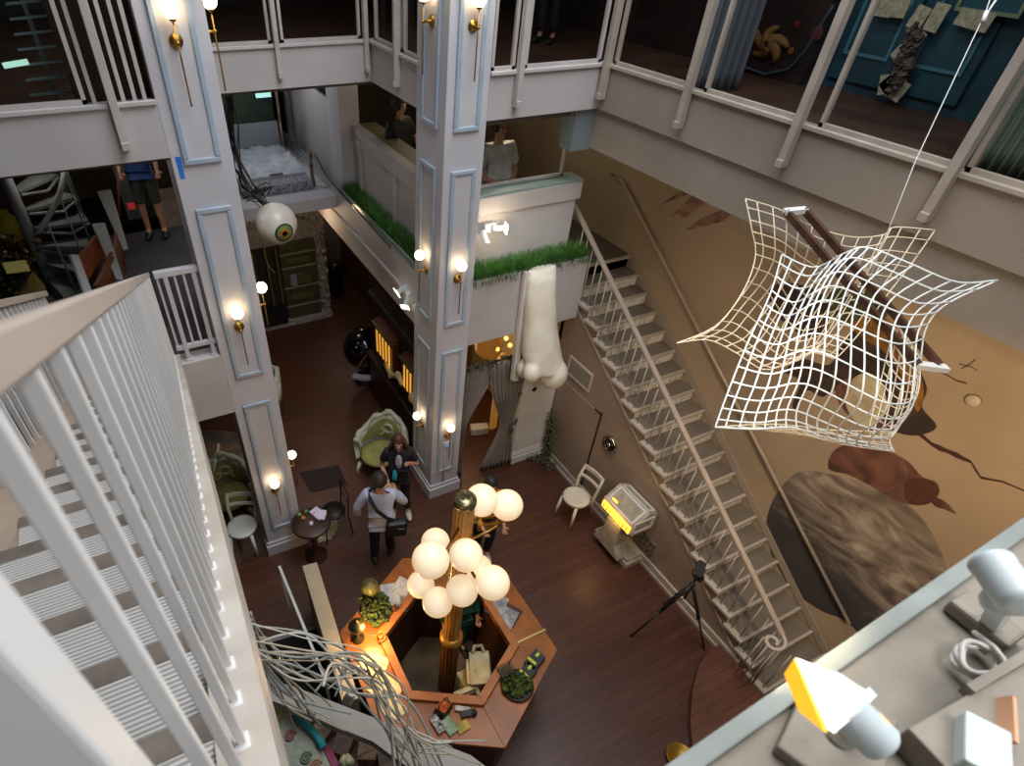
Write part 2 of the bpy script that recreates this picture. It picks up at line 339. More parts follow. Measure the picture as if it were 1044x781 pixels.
mb = MB(); mb.bar((5.03, 1.14, stz(1.14) + .76), (5.03, 5.85, stz(5.85) + .70), .06, .035); obj('handrail', mb, RAILP, s2, bevel=.006)
pts = []
for i in range(40):
    a = i / 39 * 2.6 * PI; r = .115 - .085 * i / 39
    pts.append((4.915 + .115 - .115 + r * math.cos(a) + 0, 1.14 - r * math.sin(a) * 1.0, stz(1.14) + .76 - .05 * min(1, i / 12)))
mb = MB(); mb.tube(pts, .022, 8); obj('volute', mb, STAIRW, s2)
for i, a in enumerate((0.2, .9, 1.6, 2.3, 3.1, 4.1)):
    x, y = 4.915 + .1 * math.cos(a), 1.14 - .1 * math.sin(a)
    mb = MB(); mb.tube([(x, y, .2), (x, y, stz(1.14) + .72)], .009, 6); obj('rod', mb, STAIRW, s2)
mb = MB(); mb.prism([(Y0 + .2, .125), (5.7, stz(5.7) - .06), (5.7, stz(5.7) + .10), (Y0 + .2, .24)], -.015, (6.06, 0, 0), (0, 1, 0), (0, 0, 1)); obj('wall_string', mb, mat('string_tan', '9a8c7c', .6), s2)
mb = MB(); mb.box(5.0, 5.06, .93, 1.22, .125, .15); obj('bottom_string', mb, TAUPE, s2)
mb = MB(); mb.bar((5.045, 1.35, stz(1.35) - .30), (5.045, 5.4, stz(5.4) - .30), .012, .03); struct('trim_stair_wall', mb, STAIRW)
mb = MB(); c_ = at(692, 774, Z=.02); mb.lathe([(.001, .01), (.12, .02), (.15, .07), (.14, .07), (.11, .03), (.001, .025)], c_, 28); tag(obj('brass_dish', mb, mat('old_gold', 'a8802c', .4, .7)), 'old gold dish on the floor at the bottom edge beside the low stage', 'dish')
wr = thing('wall_handrail', 'pale round handrail running up the mural wall above the long staircase', 'handrail', (5.98, .94, .9))
a, b = at(866, 636, X=5.98), at(634, 184, X=5.98)
mb = MB(); mb.tube([a, b, at(621, 179, X=5.98), (6.06, at(621, 179, X=5.98).y, at(621, 179, X=5.98).z)], .02, 8); obj('rail', mb, RAILP, wr)
for t in (.06, .3, .55, .8):
    p = a.lerp(b, t); mb = MB(); mb.tube([p, p + Vector((0.02, 0, -.06)), p + Vector((.08, 0, -.06))], .009, 6); obj('bracket', mb, RAILP, wr)
# round-ended stage at the foot of the stairs
pl = [(737, 655), (722, 664), (712, 680), (706, 705), (704, 735), (707, 770), (716, 800)]
poly = [tuple(at(x, y, Z=.12)[:2]) for x, y in pl] + [(4.35, -.9), (6.02, -.9), (6.02, 1.6)]
mb = MB(); mb.prism(poly[::-1] if False else poly, .12, (0, 0, 0)); tag(obj('low_stage', mb, plank_mat('stage_planks', '6a4434', '5e3c2e', '966a4e', .12, 1.6, .4), smooth=False), 'low round-ended wooden stage at the foot of the long staircase', 'stage')
# ================================================================== NEAR LEDGE WITH SPOTLIGHTS
ZL = 6.15; LEDG = mat('ledge_dusty', '958b7d', .7, c2='867c6e', scale=7, bump=.1, bscale=60); CAPM = mat('ledge_cap', '8c908a', .6, c2='7f837d', scale=8)
o0, o1 = at(640, 808, Z=ZL), at(1120, 475, Z=ZL)
i0, i1 = at(684, 808, Z=ZL), at(1120, 495, Z=ZL)
mb = MB(); mb.prism([tuple(i0[:2]), (i0.x, -1.3), (i1.x, -1.3), tuple(i1[:2])], -.12, (0, 0, ZL)); struct('trim_ledge', mb, LEDG)
mb = MB(); mb.prism([tuple(o0[:2]), tuple(i0[:2]), tuple(i1[:2]), tuple(o1[:2])], -.75, (0, 0, ZL + .012)); struct('wall_near', mb, CAPM, bevel=.003)
e0, e1 = at(905, 757, Z=ZL), at(1075, 660, Z=ZL)
n = Vector(((e1 - e0).y, -(e1 - e0).x, 0)).normalized()
mb = MB(); mb.prism([tuple(e0[:2]), tuple((e0 + n * .35)[:2]), tuple((e1 + n * .35)[:2]), tuple(e1[:2])], .05, (0, 0, ZL)); struct('trim_ledge_inner', mb, LEDG, bevel=.003)
b0, b1 = at(985, 705, Z=ZL + .05), at(1080, 648, Z=ZL + .05)
mb = MB(); mb.bar(b0, b1, .012, .02); struct('trim_ledge_strip', mb, LEDG)
FIX = mat('fixture_white', 'cfd8d8', .35); HOT = mat('hot_white', 'fff3df', .5, emit=4, ec='fff0d8'); YEL = mat('barn_door_inside', 'ffc23a', .5, emit=1.2, ec='ffb020')
AMB = mat('amber_vent', 'e8c060', .4, emit=.8)
def can_light(name, label, c, aim, r, ln, group, barn=True, up=(0, 0, 1)):
    """track spotlight: base plate on the ledge, bent arm, cylinder head, optional square barn doors"""
    c, aim = Vector(c), Vector(aim).normalized(); t = thing(name, label, 'spotlight', (c.x, c.y, ZL), group)
    q = aim.to_track_quat('Z', 'Y').to_matrix()
    mb = MB(); mb.lathe([(r * .45, -ln * .62), (r * .8, -ln * .6), (r, -ln * .5), (r, ln * .2), (r * 1.04, ln * .22), (r * 1.04, ln * .3), (r * .9, ln * .3), (r * .86, ln * .05), (0.001, ln * .05)], c, 28, q); obj('lamp_head', mb, FIX, t)
    mb = MB(); mb.lathe([(r * .84, ln * .16), (.001, ln * .16)], c, 24, q); obj('lens', mb, HOT, t)
    for k in range(3):
        mb = MB(); mb.lathe([(r * 1.01, -ln * (.16 + .07 * k)), (r * 1.01, -ln * (.13 + .07 * k))], c, 10, q, a0=1.9, a1=2.9); obj('vent', mb, AMB, t)
    return t, q
# ---- the two lit fixtures, junction boxes, cable, box fixture
def px(p): return (p - Vector((0, 0, HC))).dot(RC @ Vector((0, 0, -1))) / FPX     # metres per photo pixel at p
ra, fa = at(908, 768, Z=6.28), at(852, 713, Z=6.30)
dA = (fa - ra); LA = dA.length; rA = 21 * px(fa)
t, q = can_light('ledge_spotlight', 'white cylinder spotlight with glowing yellow barn doors on the near ledge', (ra + fa) / 2 + dA * .1, dA, rA, LA * .85, 'spotlights along the near ledge')
cA = (ra + fa) / 2 + dA * .1; W = rA * 1.1
X_, Y_, Z_ = q @ Vector((1, 0, 0)), q @ Vector((0, 1, 0)), q @ Vector((0, 0, 1))
base = cA + Z_ * (LA * .85 * .3)
def slab3(P, th=.02):
    a, b, c, d = [Vector(p) for p in P]; n_ = (b - a).cross(d - a).normalized() * th; m = MB()
    return m.add([a, b, c, d, a + n_, b + n_, c + n_, d + n_], [(3, 2, 1, 0), (4, 5, 6, 7), (0, 1, 5, 4), (1, 2, 6, 5), (2, 3, 7, 6), (3, 0, 4, 7)])
def quad(a, b, c, d, th):
    n = (b - a).cross(d - a).normalized() * th
    m = MB(); return m.add([a, b, c, d, a + n, b + n, c + n, d + n], [(3, 2, 1, 0), (4, 5, 6, 7), (0, 1, 5, 4), (1, 2, 6, 5), (2, 3, 7, 6), (3, 0, 4, 7)])
ZT = 6.315
b1, b2, b3, b4 = at(843, 746, Z=6.30), at(884, 709, Z=6.30), at(878, 716, Z=6.24), at(846, 744, Z=6.24)
obj('door_frame', slab3([at(838, 745, Z=6.30), at(846, 752, Z=6.30), at(890, 713, Z=6.30), at(882, 704, Z=6.30)], .01), FIX, t)
obj('barn_door', slab3([at(844, 744, Z=6.31), at(883, 708, Z=6.31), at(850, 686, Z=6.36), at(811, 671, Z=6.36)], .003), HOT, t)
obj('barn_door', slab3([at(811, 671, Z=6.36), at(801, 686, Z=6.33), at(816, 724, Z=6.29), at(843, 746, Z=6.31)], .003), YEL, t)
obj('barn_door', slab3([at(850, 686, Z=6.36), at(884, 707, Z=6.31), at(889, 712, Z=6.27), at(858, 690, Z=6.30)], .003), FIX, t)
mb = MB(); bp = at(852, 752, Z=ZL + .012); mb.obox(bp, (.15, .11, .024), (0, 0, .35)); mb.lathe([(.02, 0), (.02, .02), (.001, .022)], bp, 16); obj('mounting_plate', mb, LEDG, t, bevel=.004)
mb = MB(); mb.tube([bp + Vector((0, 0, .02)), bp + Vector((.02, -.01, .06)), cA - Z_ * .02 - Vector((0, 0, rA * .9))], .012, 8); mb.lathe([(.02, -.01), (.022, 0), (.02, .01)], cA - Vector((0, 0, rA)), 16); obj('bracket_arm', mb, FIX, t)
spot('ledge_spot_warm', base + Z_ * .14, at(700, 560, Z=0), 60, (1, .78, .45), 1.2)
rb, fb = at(1034, 606, Z=6.34), at(1008, 570, Z=6.335)
dB = fb - rb; rB = 19 * px(fb)
t, q = can_light('ledge_spotlight', 'white cylinder spotlight tilted toward the mural above the coiled cable', (rb + fb) / 2, dB, rB, dB.length * 1.35, 'spotlights along the near ledge')
bp = at(1003, 642, Z=ZL + .012)
mb = MB(); mb.bar(at(974, 610, Z=ZL + .015), at(1034, 657, Z=ZL + .015), .055, .028); obj('mounting_plate', mb, LEDG, t, bevel=.006)
mb = MB(); mb.bar(bp + Vector((0, 0, .02)), rb + Vector((0, 0, -.02)), .022, .02); mb.ball(rb + (fb - rb) * .1 - Vector((0, 0, rB)), .02); obj('bracket_arm', mb, FIX, t)
c = at(994, 676, Z=ZL + .014); pts = []
for i in range(70):
    a = i / 69 * 6 * PI; r = .026 + .003 * math.sin(i * .9); pts.append((c.x + r * 1.3 * math.cos(a), c.y + r * .9 * math.sin(a), ZL + .012 + i * .0003))
pts += [(c.x + .045, c.y + .03, ZL + .02)]
mb = MB(); mb.tube(pts, .0042, 6); tag(obj('coiled_cable', mb, mat('cable_white', 'd5d0c8', .4)), 'coiled white cable lying on the ledge under the tilted spotlight', 'cable')
t = thing('box_floodlight', 'pale boxy floodlight cut off at the bottom right corner of the ledge', 'floodlight', tuple(at(985, 775, Z=ZL)))
c0 = at(996, 768, Z=ZL + .05)
mb = MB(); mb.obox(c0, (.075, .05, .05), (0, 0, .5)); obj('housing', mb, FIX, t, bevel=.004)
mb = MB(); mb.obox(c0 + Vector((.07, .01, .0)), (.07, .006, .04), (.4, 0, .5)); obj('flap', mb, mat('flap_peach', 'e8b088', .5), t)
mb = MB(); mb.obox(c0 + Vector((.03, -.06, -.02)), (.08, .05, .04), (0, 0, .5)); obj('driver_box', mb, BRIGHT, t, bevel=.003)
mb = MB(); mb.tube([(c0.x, c0.y, ZL), (c0.x, c0.y, ZL + .07)], .012, 8); obj('foot', mb, FIX, t)
# ================================================================== GRID SCULPTURE
def crom(P, t):
    n = len(P) - 1; x = min(max(t, 0), 1) * n; i = min(int(x), n - 1); f = x - i
    p0, p1, p2, p3 = P[max(i - 1, 0)], P[i], P[i + 1], P[min(i + 2, n)]
    return [.5 * ((2 * b) + (c - a) * f + (2 * a - 5 * b + 4 * c - d) * f * f + (3 * b - a - 3 * c + d) * f ** 3) for a, b, c, d in zip(p0, p1, p2, p3)]
def coons(T, B, Lf, R, bulge):
    """T, B run left to right; Lf, R run top to bottom; entries (x, y, depth)"""
    def S(u, v):
        t, b, l, r = crom(T, u), crom(B, u), crom(Lf, v), crom(R, v)
        c = [(1 - v) * t[k] + v * b[k] + (1 - u) * l[k] + u * r[k] - ((1 - u) * (1 - v) * T[0][k] + u * (1 - v) * T[-1][k] + (1 - u) * v * B[0][k] + u * v * B[-1][k]) for k in range(3)]
        for (cu, cv, s, dx, dy, dd) in bulge:
            w = math.exp(-((u - cu) ** 2 + (v - cv) ** 2) / s) * min(1, 12 * u, 12 * v, 12 * (1 - u), 12 * (1 - v)); c[0] += dx * w; c[1] += dy * w; c[2] += dd * w
        return at(c[0], c[1], d=c[2])
    return S
def lattice(S, nu, nv, r, mb):
    m = 26
    for i in range(nu + 1): mb.tube([S(i / nu, j / m) for j in range(m + 1)], r, 5, smooth=True)
    for j in range(nv + 1): mb.tube([S(i / m, j / nv) + Vector((0, 0, r * .6)) for i in range(m + 1)], r, 5)
    return mb
sg = thing('grid_sculpture', 'hanging white wire grid of billowing sheets around two dark wooden bars', 'sculpture', tuple(at(880, 330, d=3.5)))
front = coons([(797, 260, 3.4), (830, 273, 3.35), (862, 258, 3.2), (885, 253, 3.15), (925, 268, 3.1), (975, 288, 3.1), (1017, 286, 3.15)],
              [(729, 436, 3.0), (770, 438, 3.05), (805, 436, 3.15), (840, 446, 3.3), (870, 453, 3.4), (908, 460, 3.5)],
              [(797, 260, 3.4), (785, 300, 3.3), (762, 350, 3.15), (742, 400, 3.05), (729, 436, 3.0)],
              [(1017, 286, 3.15), (965, 310, 3.25), (944, 335, 3.3), (938, 372, 3.35), (930, 415, 3.4), (908, 445, 3.5), (910, 460, 3.5)],
              [(.78, .6, .05, 10, 14, -.4), (.3, .35, .06, -6, 4, -.1)])
back = coons([(760, 203, 3.7), (795, 214, 3.75), (828, 231, 3.8), (868, 242, 3.85), (900, 240, 3.85), (912, 232, 3.8), (953, 235, 3.8)],
             [(690, 350, 3.6), (722, 347, 3.7), (750, 360, 3.75), (778, 377, 3.75), (805, 370, 3.8), (828, 360, 3.85), (850, 366, 3.9)],
             [(760, 203, 3.7), (766, 232, 3.7), (770, 262, 3.75), (757, 298, 3.75), (730, 332, 3.7), (690, 350, 3.6)],
             [(953, 235, 3.8), (930, 268, 3.85), (905, 300, 3.9), (880, 335, 3.95), (858, 360, 3.95), (850, 366, 3.9)],
             [(.5, .5, .06, -20, 10, .35), (.15, .7, .04, -12, 0, .2)])
WIRE = mat('white_grid_wire', 'dfe6e8', .35); WIRE2 = mat('warm_grid_wire', 'ead9bc', .4)
obj('front_grid', lattice(front, 16, 13, .0046, MB()), WIRE, sg)
obj('back_grid', lattice(back, 15, 13, .0042, MB()), WIRE2, sg)
tail = coons([(729, 436, 3.0), (790, 437, 3.2), (850, 447, 3.4), (905, 452, 3.55)], [(800, 437, 3.2), (840, 449, 3.4), (875, 456, 3.5), (912, 461, 3.6)], [(729, 436, 3.0), (765, 438, 3.1), (800, 437, 3.2)], [(905, 440, 3.6), (908, 452, 3.6), (912, 461, 3.6)], [])
inner = coons([(915, 318, 3.6), (925, 345, 3.6), (938, 365, 3.6)], [(885, 440, 3.6), (905, 448, 3.6), (920, 430, 3.6)], [(915, 318, 3.6), (900, 380, 3.75), (885, 440, 3.6)], [(938, 365, 3.6), (936, 400, 3.55), (920, 430, 3.6)], [])
obj('inner_grid', lattice(inner, 6, 12, .004, lattice(tail, 14, 4, .004, MB())), WIRE2, sg)
WDK = mat('dark_wood_bar', '3b2418', .5, c2='4e3020', scale=12)
for (xa, ya), (xb, yb) in (((802, 216), (936, 372)), ((820, 214), (957, 372))):
    mb = MB(); mb.bar(at(xa, ya, d=3.75), at(xb, yb, d=3.3), .028, .04); obj('wooden_bar', mb, WDK, sg)
mb = MB(); mb.bar(at(800, 216, d=3.75), at(822, 214, d=3.75), .05, .03); mb.bar(at(934, 372, d=3.3), at(965, 376, d=3.3), .05, .03); obj('end_plate', mb, BRIGHT, sg)
mb = MB(); mb.tube([at(880, 300, d=3.55), at(933, 165, d=3.45), at(1005, 12, d=3.3), at(1040, -90, d=3.2)], .003, 6); obj('hanging_cable', mb, BRIGHT, sg)
mb = MB(); mb.tube([at(1002, 22, d=3.3), at(1006, 12, d=3.3)], .012, 8); mb.tube([at(1006, 14, d=3.3), at(1018, -4, d=3.3)], .006, 6); obj('cable_clamp', mb, BRIGHT, sg)
# ================================================================== MURAL
mu = thing('wall_mural', 'large painted mural of a stone planet, dark cloak and crack on the right wall', 'mural', (6.055, 1.8, .2))
def paint(name, pts, m, dx=.004):
    n_ = len(pts); q_ = []
    for i in range(n_):
        a, b, c, d = pts[i - 1], pts[i], pts[(i + 1) % n_], pts[(i + 2) % n_]
        for f in (0, .25, .5, .75): q_.append([.5 * (2 * b[k] + (c[k] - a[k]) * f + (2 * a[k] - 5 * b[k] + 4 * c[k] - d[k]) * f * f + (3 * b[k] - a[k] - 3 * c[k] + d[k]) * f ** 3) for k in (0, 1)])
    P = [at(x, y, X=6.06 - dx) for x, y in q_]
    mb = MB(); mb.add(P, [tuple(range(len(P)))]); return obj(name, mb, m, mu)
def marb(name, c1, c2, c3, sc_=1.5, dist=2.5, st=(1, 1, 1)):
    m = mat(name, c1, .75); N, K, b = nodes(m)
    tc = N.new('ShaderNodeTexCoord'); mp = N.new('ShaderNodeMapping'); mp.inputs['Scale'].default_value = st; mp.inputs['Rotation'].default_value = (.7, 0, 0); K.new(tc.outputs['Object'], mp.inputs[0])
    n = N.new('ShaderNodeTexNoise'); n.inputs['Scale'].default_value = sc_; n.inputs['Detail'].default_value = 7; n.inputs['Distortion'].default_value = dist; K.new(mp.outputs[0], n.inputs[0])
    r = N.new('ShaderNodeValToRGB'); e = r.color_ramp.elements; e[0].position = .32; e[0].color = L(c1); e[1].position = .72; e[1].color = L(c3); k = e.new(.5); k.color = L(c2)
    K.new(n.outputs[0], r.inputs[0]); K.new(r.outputs[0], b.inputs['Base Color']); return m
PLN = marb('planet_paint', '473d39', '776a5e', 'aa9d8c', 1.7, 2.0, (1, .8, 2.2)); PLD = marb('planet_dark', '2b2a2d', '38363a', '4a4444', 1.2, 1.0)
def planet_mat():
    m = marb('planet_gradient', '5d5048', '857668', 'b3a696', 1.7, 2.2, (1, .8, 2.0)); N, K, b = nodes(m)
    ramp = [n for n in N if n.type == 'VALTORGB'][0]; tc = [n for n in N if n.type == 'TEX_COORD'][0]
    dk = N.new('ShaderNodeValToRGB'); dk.color_ramp.elements[0].color = L('29282c'); dk.color_ramp.elements[1].color = L('4d4442'); ns = [n for n in N if n.type == 'TEX_NOISE'][0]; K.new(ns.outputs[0], dk.inputs[0])
    sp = N.new('ShaderNodeSeparateXYZ'); K.new(tc.outputs['Object'], sp.inputs[0])
    a = N.new('ShaderNodeMath'); a.operation = 'MULTIPLY_ADD'; a.inputs[1].default_value = -.22; K.new(sp.outputs['Y'], a.inputs[0]); K.new(sp.outputs['Z'], a.inputs[2])
    a2 = N.new('ShaderNodeMath'); a2.operation = 'MULTIPLY_ADD'; a2.inputs[1].default_value = .5; K.new(ns.outputs[0], a2.inputs[0]); K.new(a.outputs[0], a2.inputs[2])
    mr = N.new('ShaderNodeMapRange'); mr.interpolation_type = 'SMOOTHSTEP'; mr.inputs[1].default_value = 1.25; mr.inputs[2].default_value = 2.1; K.new(a2.outputs[0], mr.inputs[0])
    mx = N.new('ShaderNodeMix'); mx.data_type = 'RGBA'; K.new(mr.outputs[0], mx.inputs[0]); K.new(dk.outputs[0], mx.inputs[6]); K.new(ramp.outputs[0], mx.inputs[7]); K.new(mx.outputs[2], b.inputs['Base Color']); return m
paint('planet', [(812, 482), (798, 495), (787, 512), (781, 535), (784, 556), (791, 574), (806, 599), (822, 613), (840, 624), (856, 630), (870, 640), (895, 665), (935, 680), (962, 640), (968, 600), (963, 572), (950, 543), (936, 524), (918, 509), (900, 499), (878, 491), (858, 486), (840, 482), (826, 480)], planet_mat())
CL = marb('cloak_paint', '4a3028', '6b4438', '8a5f4e', 2.5, 1.5); CLD = marb('cloak_dark', '2c211e', '3d2c27', '54382e', 2.5, 1.5)
paint('shoulder', [(845, 478), (850, 460), (870, 452), (900, 458), (925, 470), (940, 486), (955, 492), (957, 504), (945, 514), (925, 514), (905, 505), (885, 494), (865, 484)], CL, .008)
paint('hair', [(925, 490), (945, 488), (956, 496), (955, 508), (942, 515), (928, 513), (922, 503)], mat('hair_paint', '5d3528', .7, c2='492a22', scale=9, stretch=(1, 3, 3)), .010)
paint('splash', [(950, 512), (957, 508), (972, 518), (968, 516), (975, 524), (962, 519), (955, 517)], CL, .008)
paint('cloak', [(800, 378), (818, 366), (845, 372), (860, 350), (880, 330), (905, 335), (930, 365), (945, 395), (940, 415), (955, 435), (935, 444), (912, 440), (890, 425), (870, 400), (850, 398), (838, 405), (822, 398), (812, 416), (808, 412), (816, 390), (805, 382)], CLD, .008)
paint('cloak_fold', [(852, 396), (868, 385), (890, 390), (902, 420), (895, 440), (875, 432), (858, 415)], CL, .010)
paint('orange_cloth', [(868, 330), (900, 322), (930, 360), (942, 398), (935, 420), (925, 395), (905, 362), (880, 345)], mat('ochre_paint', '9a6a24', .7, c2='5d3a18', scale=6), .012)
paint('green_cloth', [(845, 300), (880, 290), (905, 322), (868, 332), (850, 322)], mat('olive_paint', '4c5232', .7, c2='2e3020', scale=8), .010)
paint('pale_cloth', [(868, 388), (885, 380), (900, 392), (903, 420), (888, 436), (872, 430), (862, 410)], mat('cream_paint', 'c9bda0', .7, c2='a3967c', scale=5), .013)
paint('sketch', [(838, 300), (800, 288), (783, 300), (800, 330), (830, 345), (845, 330)], CLD, .006)
def crack(pts, w, m, dx=.008):
    P = []; Q = []
    for i, (x, y) in enumerate(pts):
        ww = w[i] if isinstance(w, list) else w
        P.append(at(x, y - ww, X=6.06 - dx)); Q.append(at(x, y + ww, X=6.06 - dx))
    mb = MB(); n = len(P); mb.add(P + Q, [(i, i + 1, n + i + 1, n + i) for i in range(n - 1)]); return obj('crack', mb, m, mu)
CRK = mat('crack_paint', '43291f', .8)
crack([(935, 442), (942, 446), (950, 453), (958, 457), (966, 460), (975, 464), (983, 468), (990, 471), (994, 478), (1000, 487), (1010, 489), (1022, 491), (1034, 496), (1050, 503), (1080, 512)], [1, 2.5, 2, 3, 2, 3, 2, 1.6, 2.2, 1.4, 1, 1, .8, .8, .6], CRK)
crack([(955, 378), (965, 382), (975, 388), (986, 391)], .7, CRK); crack([(980, 376), (988, 372), (995, 366)], .5, CRK); crack([(978, 371), (990, 374), (997, 378)], .4, CRK)
SMK = marb('smoke_paint', '5c4138', '7e5c4c', '9a7a62', 3, 2)
paint('smoke', [(700, 234), (716, 222), (735, 214), (748, 205), (742, 222), (728, 228), (712, 232)], SMK, .006)
paint('smoke', [(683, 222), (700, 205), (715, 192), (728, 200), (712, 212), (698, 222), (690, 218)], SMK, .006)
paint('smoke', [(672, 209), (700, 192), (705, 196), (676, 208)], SMK, .006)
mb = MB(); c = at(993, 408, X=6.06); mb.lathe([(.055, 0), (.055, .025), (.045, .035), (.001, .037)], c, 24, Matrix.Rotation(-PI / 2, 3, 'Y')); tag(obj('smoke_detector', mb, mat('detector', 'b9a892', .5)), 'small round pale smoke detector high on the mural wall above the crack', 'smoke detector')
# ================================================================== THIRD-FLOOR GLAZING
FRW = mat('window_frame_paint', 'bdb6b2', .5, c2='aea7a2', scale=4)
wn = [0]
def post(x, y, ax, w=.06, z0=5.5):
    """square post that runs over the fascia and ends in a little corbel"""
    mb = MB()
    if ax == 'x': mb.box(x, x + .07, y - w / 2, y + w / 2, z0 + .05, 8.5); mb.box(x - .015, x + .07, y - w / 2, y + w / 2, z0, z0 + .06)
    else: mb.box(x - w / 2, x + w / 2, y, y + .07, z0 + .05, 8.5); mb.box(x - w / 2, x + w / 2, y - .015, y + .07, z0, z0 + .06)
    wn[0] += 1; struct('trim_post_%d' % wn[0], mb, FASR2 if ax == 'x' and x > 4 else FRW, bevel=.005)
def window(n, a, b, ax, c, z0=5.82, z1=8.5):
    mb = MB()
    if ax == 'x': mb.box(c, c + .04, a, a + .03, z0, z1); mb.box(c, c + .04, b - .03, b, z0, z1); mb.box(c, c + .04, a, b, z0, z0 + .03)
    else: mb.box(a, a + .03, c, c + .04, z0, z1); mb.box(b - .03, b, c, c + .04, z0, z1); mb.box(a, b, c, c + .04, z0, z0 + .03)
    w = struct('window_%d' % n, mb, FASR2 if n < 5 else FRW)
    mb = MB()
    if ax == 'x': mb.add([(c + .02, a, z0), (c + .02, b, z0), (c + .02, b, z1), (c + .02, a, z1)], [(0, 1, 2, 3)])
    else: mb.add([(a, c + .02, z0), (b, c + .02, z0), (b, c + .02, z1), (a, c + .02, z1)], [(0, 1, 2, 3)])
    struct('pane', mb, GLASS, w)
ys = [5.27, 4.16, 3.04, 1.92, .8]
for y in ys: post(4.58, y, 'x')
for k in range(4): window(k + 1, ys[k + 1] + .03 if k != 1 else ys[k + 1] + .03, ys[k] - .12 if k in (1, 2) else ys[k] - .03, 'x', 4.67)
post(3.60, 5.27, 'y', .055); window(5, 3.31, 3.57, 'y', 5.36); window(6, 3.68, 4.6, 'y', 5.36)
post(.03, 5.27, 'y', .06)
window(7, -2.6, -.14, 'y', 5.36)
for x in (-.09, .11, .19, .26):
    wn[0] += 1; mb = MB(); mb.box(x - .014, x + .014, 5.37, 5.41, 5.81, 8.5); struct('trim_post_%d' % wn[0], mb, FRW)
post(1.78, 7.23, 'y', .05); post(2.80, 7.23, 'y', .05); window(8, .82, 1.74, 'y', 7.32); window(9, 1.85, 2.76, 'y', 7.32)
post(2.79, 6.46, 'x', .05); window(10, 6.0, 6.42, 'x', 2.88); window(11, 6.5, 7.2, 'x', 2.88)
window(12, 3.32, 4.72, 'y', 5.80, 4.54, 5.38)
# rooms behind the glass
REDW = mat('dark_red_wall', '2c1210', .8, c2='1c0b0b', scale=2); TEAL = mat('teal_cabinet', '2b5564', .5, c2='22424f', scale=2)
mb = MB(); mb.box(7.25, 7.35, 4.95, 13, 5.5, 8.5); struct('wall_red_room', mb, REDW)
mb = MB(); mb.box(7.55, 7.65, 3.2, 4.9, 5.5, 8.5); struct('wall_teal_room', mb, TEAL)
mb = MB(); mb.box(6.3, 6.4, -1.5, 2.6, 5.5, 8.5); struct('wall_green_room', mb, mat('grey_green_wall', '8a8b80', .8, c2='777a6e', scale=2))
cb = thing('wall_cabinet', 'teal panelled cupboard doors behind the upper right glass', 'cabinet', (7.55, 4.0, 5.5))
for y in (4.5, 3.75):
    mb = MB(); mb.box(7.5, 7.55, y - .33, y + .33, 5.6, 7.6); d = obj('door', mb, TEAL, cb, bevel=.01)
    mb = MB(); mb.frame(.5, .8, .03, .02, (7.5, y, 6.25), (0, -1, 0), (0, 0, 1)); obj('door_moulding', mb, mat('teal_light', '4d8597', .5), d)
PAPER = mat('card_paper', 'd8d0b4', .7, c2='a8a080', scale=30); CARD = mat('card_dark', '2e2620', .7)
def pic(x, y, z, w, h, m, name, label, cat, group=None, fr=None):
    t = thing(name, label, cat, (x, y, z), group)
    mb = MB(); mb.frame(w, h, .03, .03, (x, y, z), (0, -1, 0), (0, 0, 1)); obj('frame', mb, fr or PAPER, t)
    mb = MB(); mb.box(x - .01, x, y - w / 2, y + w / 2, z - h / 2, z + h / 2); obj('picture', mb, m, t); return t
pic(7.45, 3.55, 6.75, .55, .8, mat('blue_sheet', '2a5a68', .5), 'picture_frame', 'large pale frame around a blue sheet behind the upper right glass', 'picture', fr=mat('pale_frame', '8f9a78', .6))
k = 0
for (x, y, w_, h_, rz) in [(903, 8, 13, 10, 0), (918, 9, 12, 10, 0), (937, 18, 12, 13, .2), (955, 18, 12, 16, .1), (985, 18, 14, 10, .1), (1002, 22, 14, 11, .1), (932, 40, 12, 12, .4), (921, 52, 12, 13, .5), (910, 84, 13, 14, .6), (916, 92, 12, 12, .3), (904, 86, 12, 12, -.3)]:
    p = at(x, y, X=7.42); s_ = px(p)
    mb = MB(); mb.obox(p, (.012, w_ * s_ * 1.2, h_ * s_ * 1.5), (rz, 0, 0)); k += 1
    o = obj('playing_card', mb, PAPER); tag(o, 'small cream card pinned in the string of cards behind the upper right glass', 'card', 'cards pinned behind the upper right glass')
mb = MB()
for i in range(60):
    t_ = i / 59; p = at(935 - 22 * t_ + random.uniform(-7, 7), 30 + 58 * t_ + random.uniform(-5, 5), X=7.35); mb.obox(p, (.03, random.uniform(.03, .09), random.uniform(.03, .09)), (random.random() * 3, random.random(), 0))
tag(obj('dried_garland', mb, mat('garland_brown', '6b5a4e', .8, c2='2c2422', scale=20)), 'brown dried garland hanging between the cards behind the upper right glass', 'garland')
FIG = mat('ochre_figure', '8a642a', .7, c2='6e4a20', scale=10)
t = thing('wall_painting', 'painted yellow spiral star on a dark red wall behind the glass', 'painting', tuple(at(785, 45, X=7.23)))
c = Vector((785, 45)); mb = MB()
for k in range(5):
    a0 = k * 2 * PI / 5 + .4; pts = []
    for i in range(7):
        r = 3 + i * 2.6; a = a0 + i * .17; pts.append(at(c.x + r * math.cos(a), c.y + r * 1.05 * math.sin(a), X=7.22))
    mb.tube(pts, [.09 - .011 * i for i in range(7)], 6)
mb.ball(at(785, 45, X=7.22), .1, 12, 8, (.3, 1, 1)); obj('star_figure', mb, FIG, t)
for (x, y, r) in ((806, 52, .04), (762, 42, .04), (833, 34, .07), (812, 25, .04)):
    mb = MB(); mb.ball(at(x, y, X=7.22), r, 12, 8, (.2, 1, 1)); obj('painted_bloom', mb, mat('bloom_%d' % x, ['7a4a1c', '5c1a18'][x > 810], .7), t)
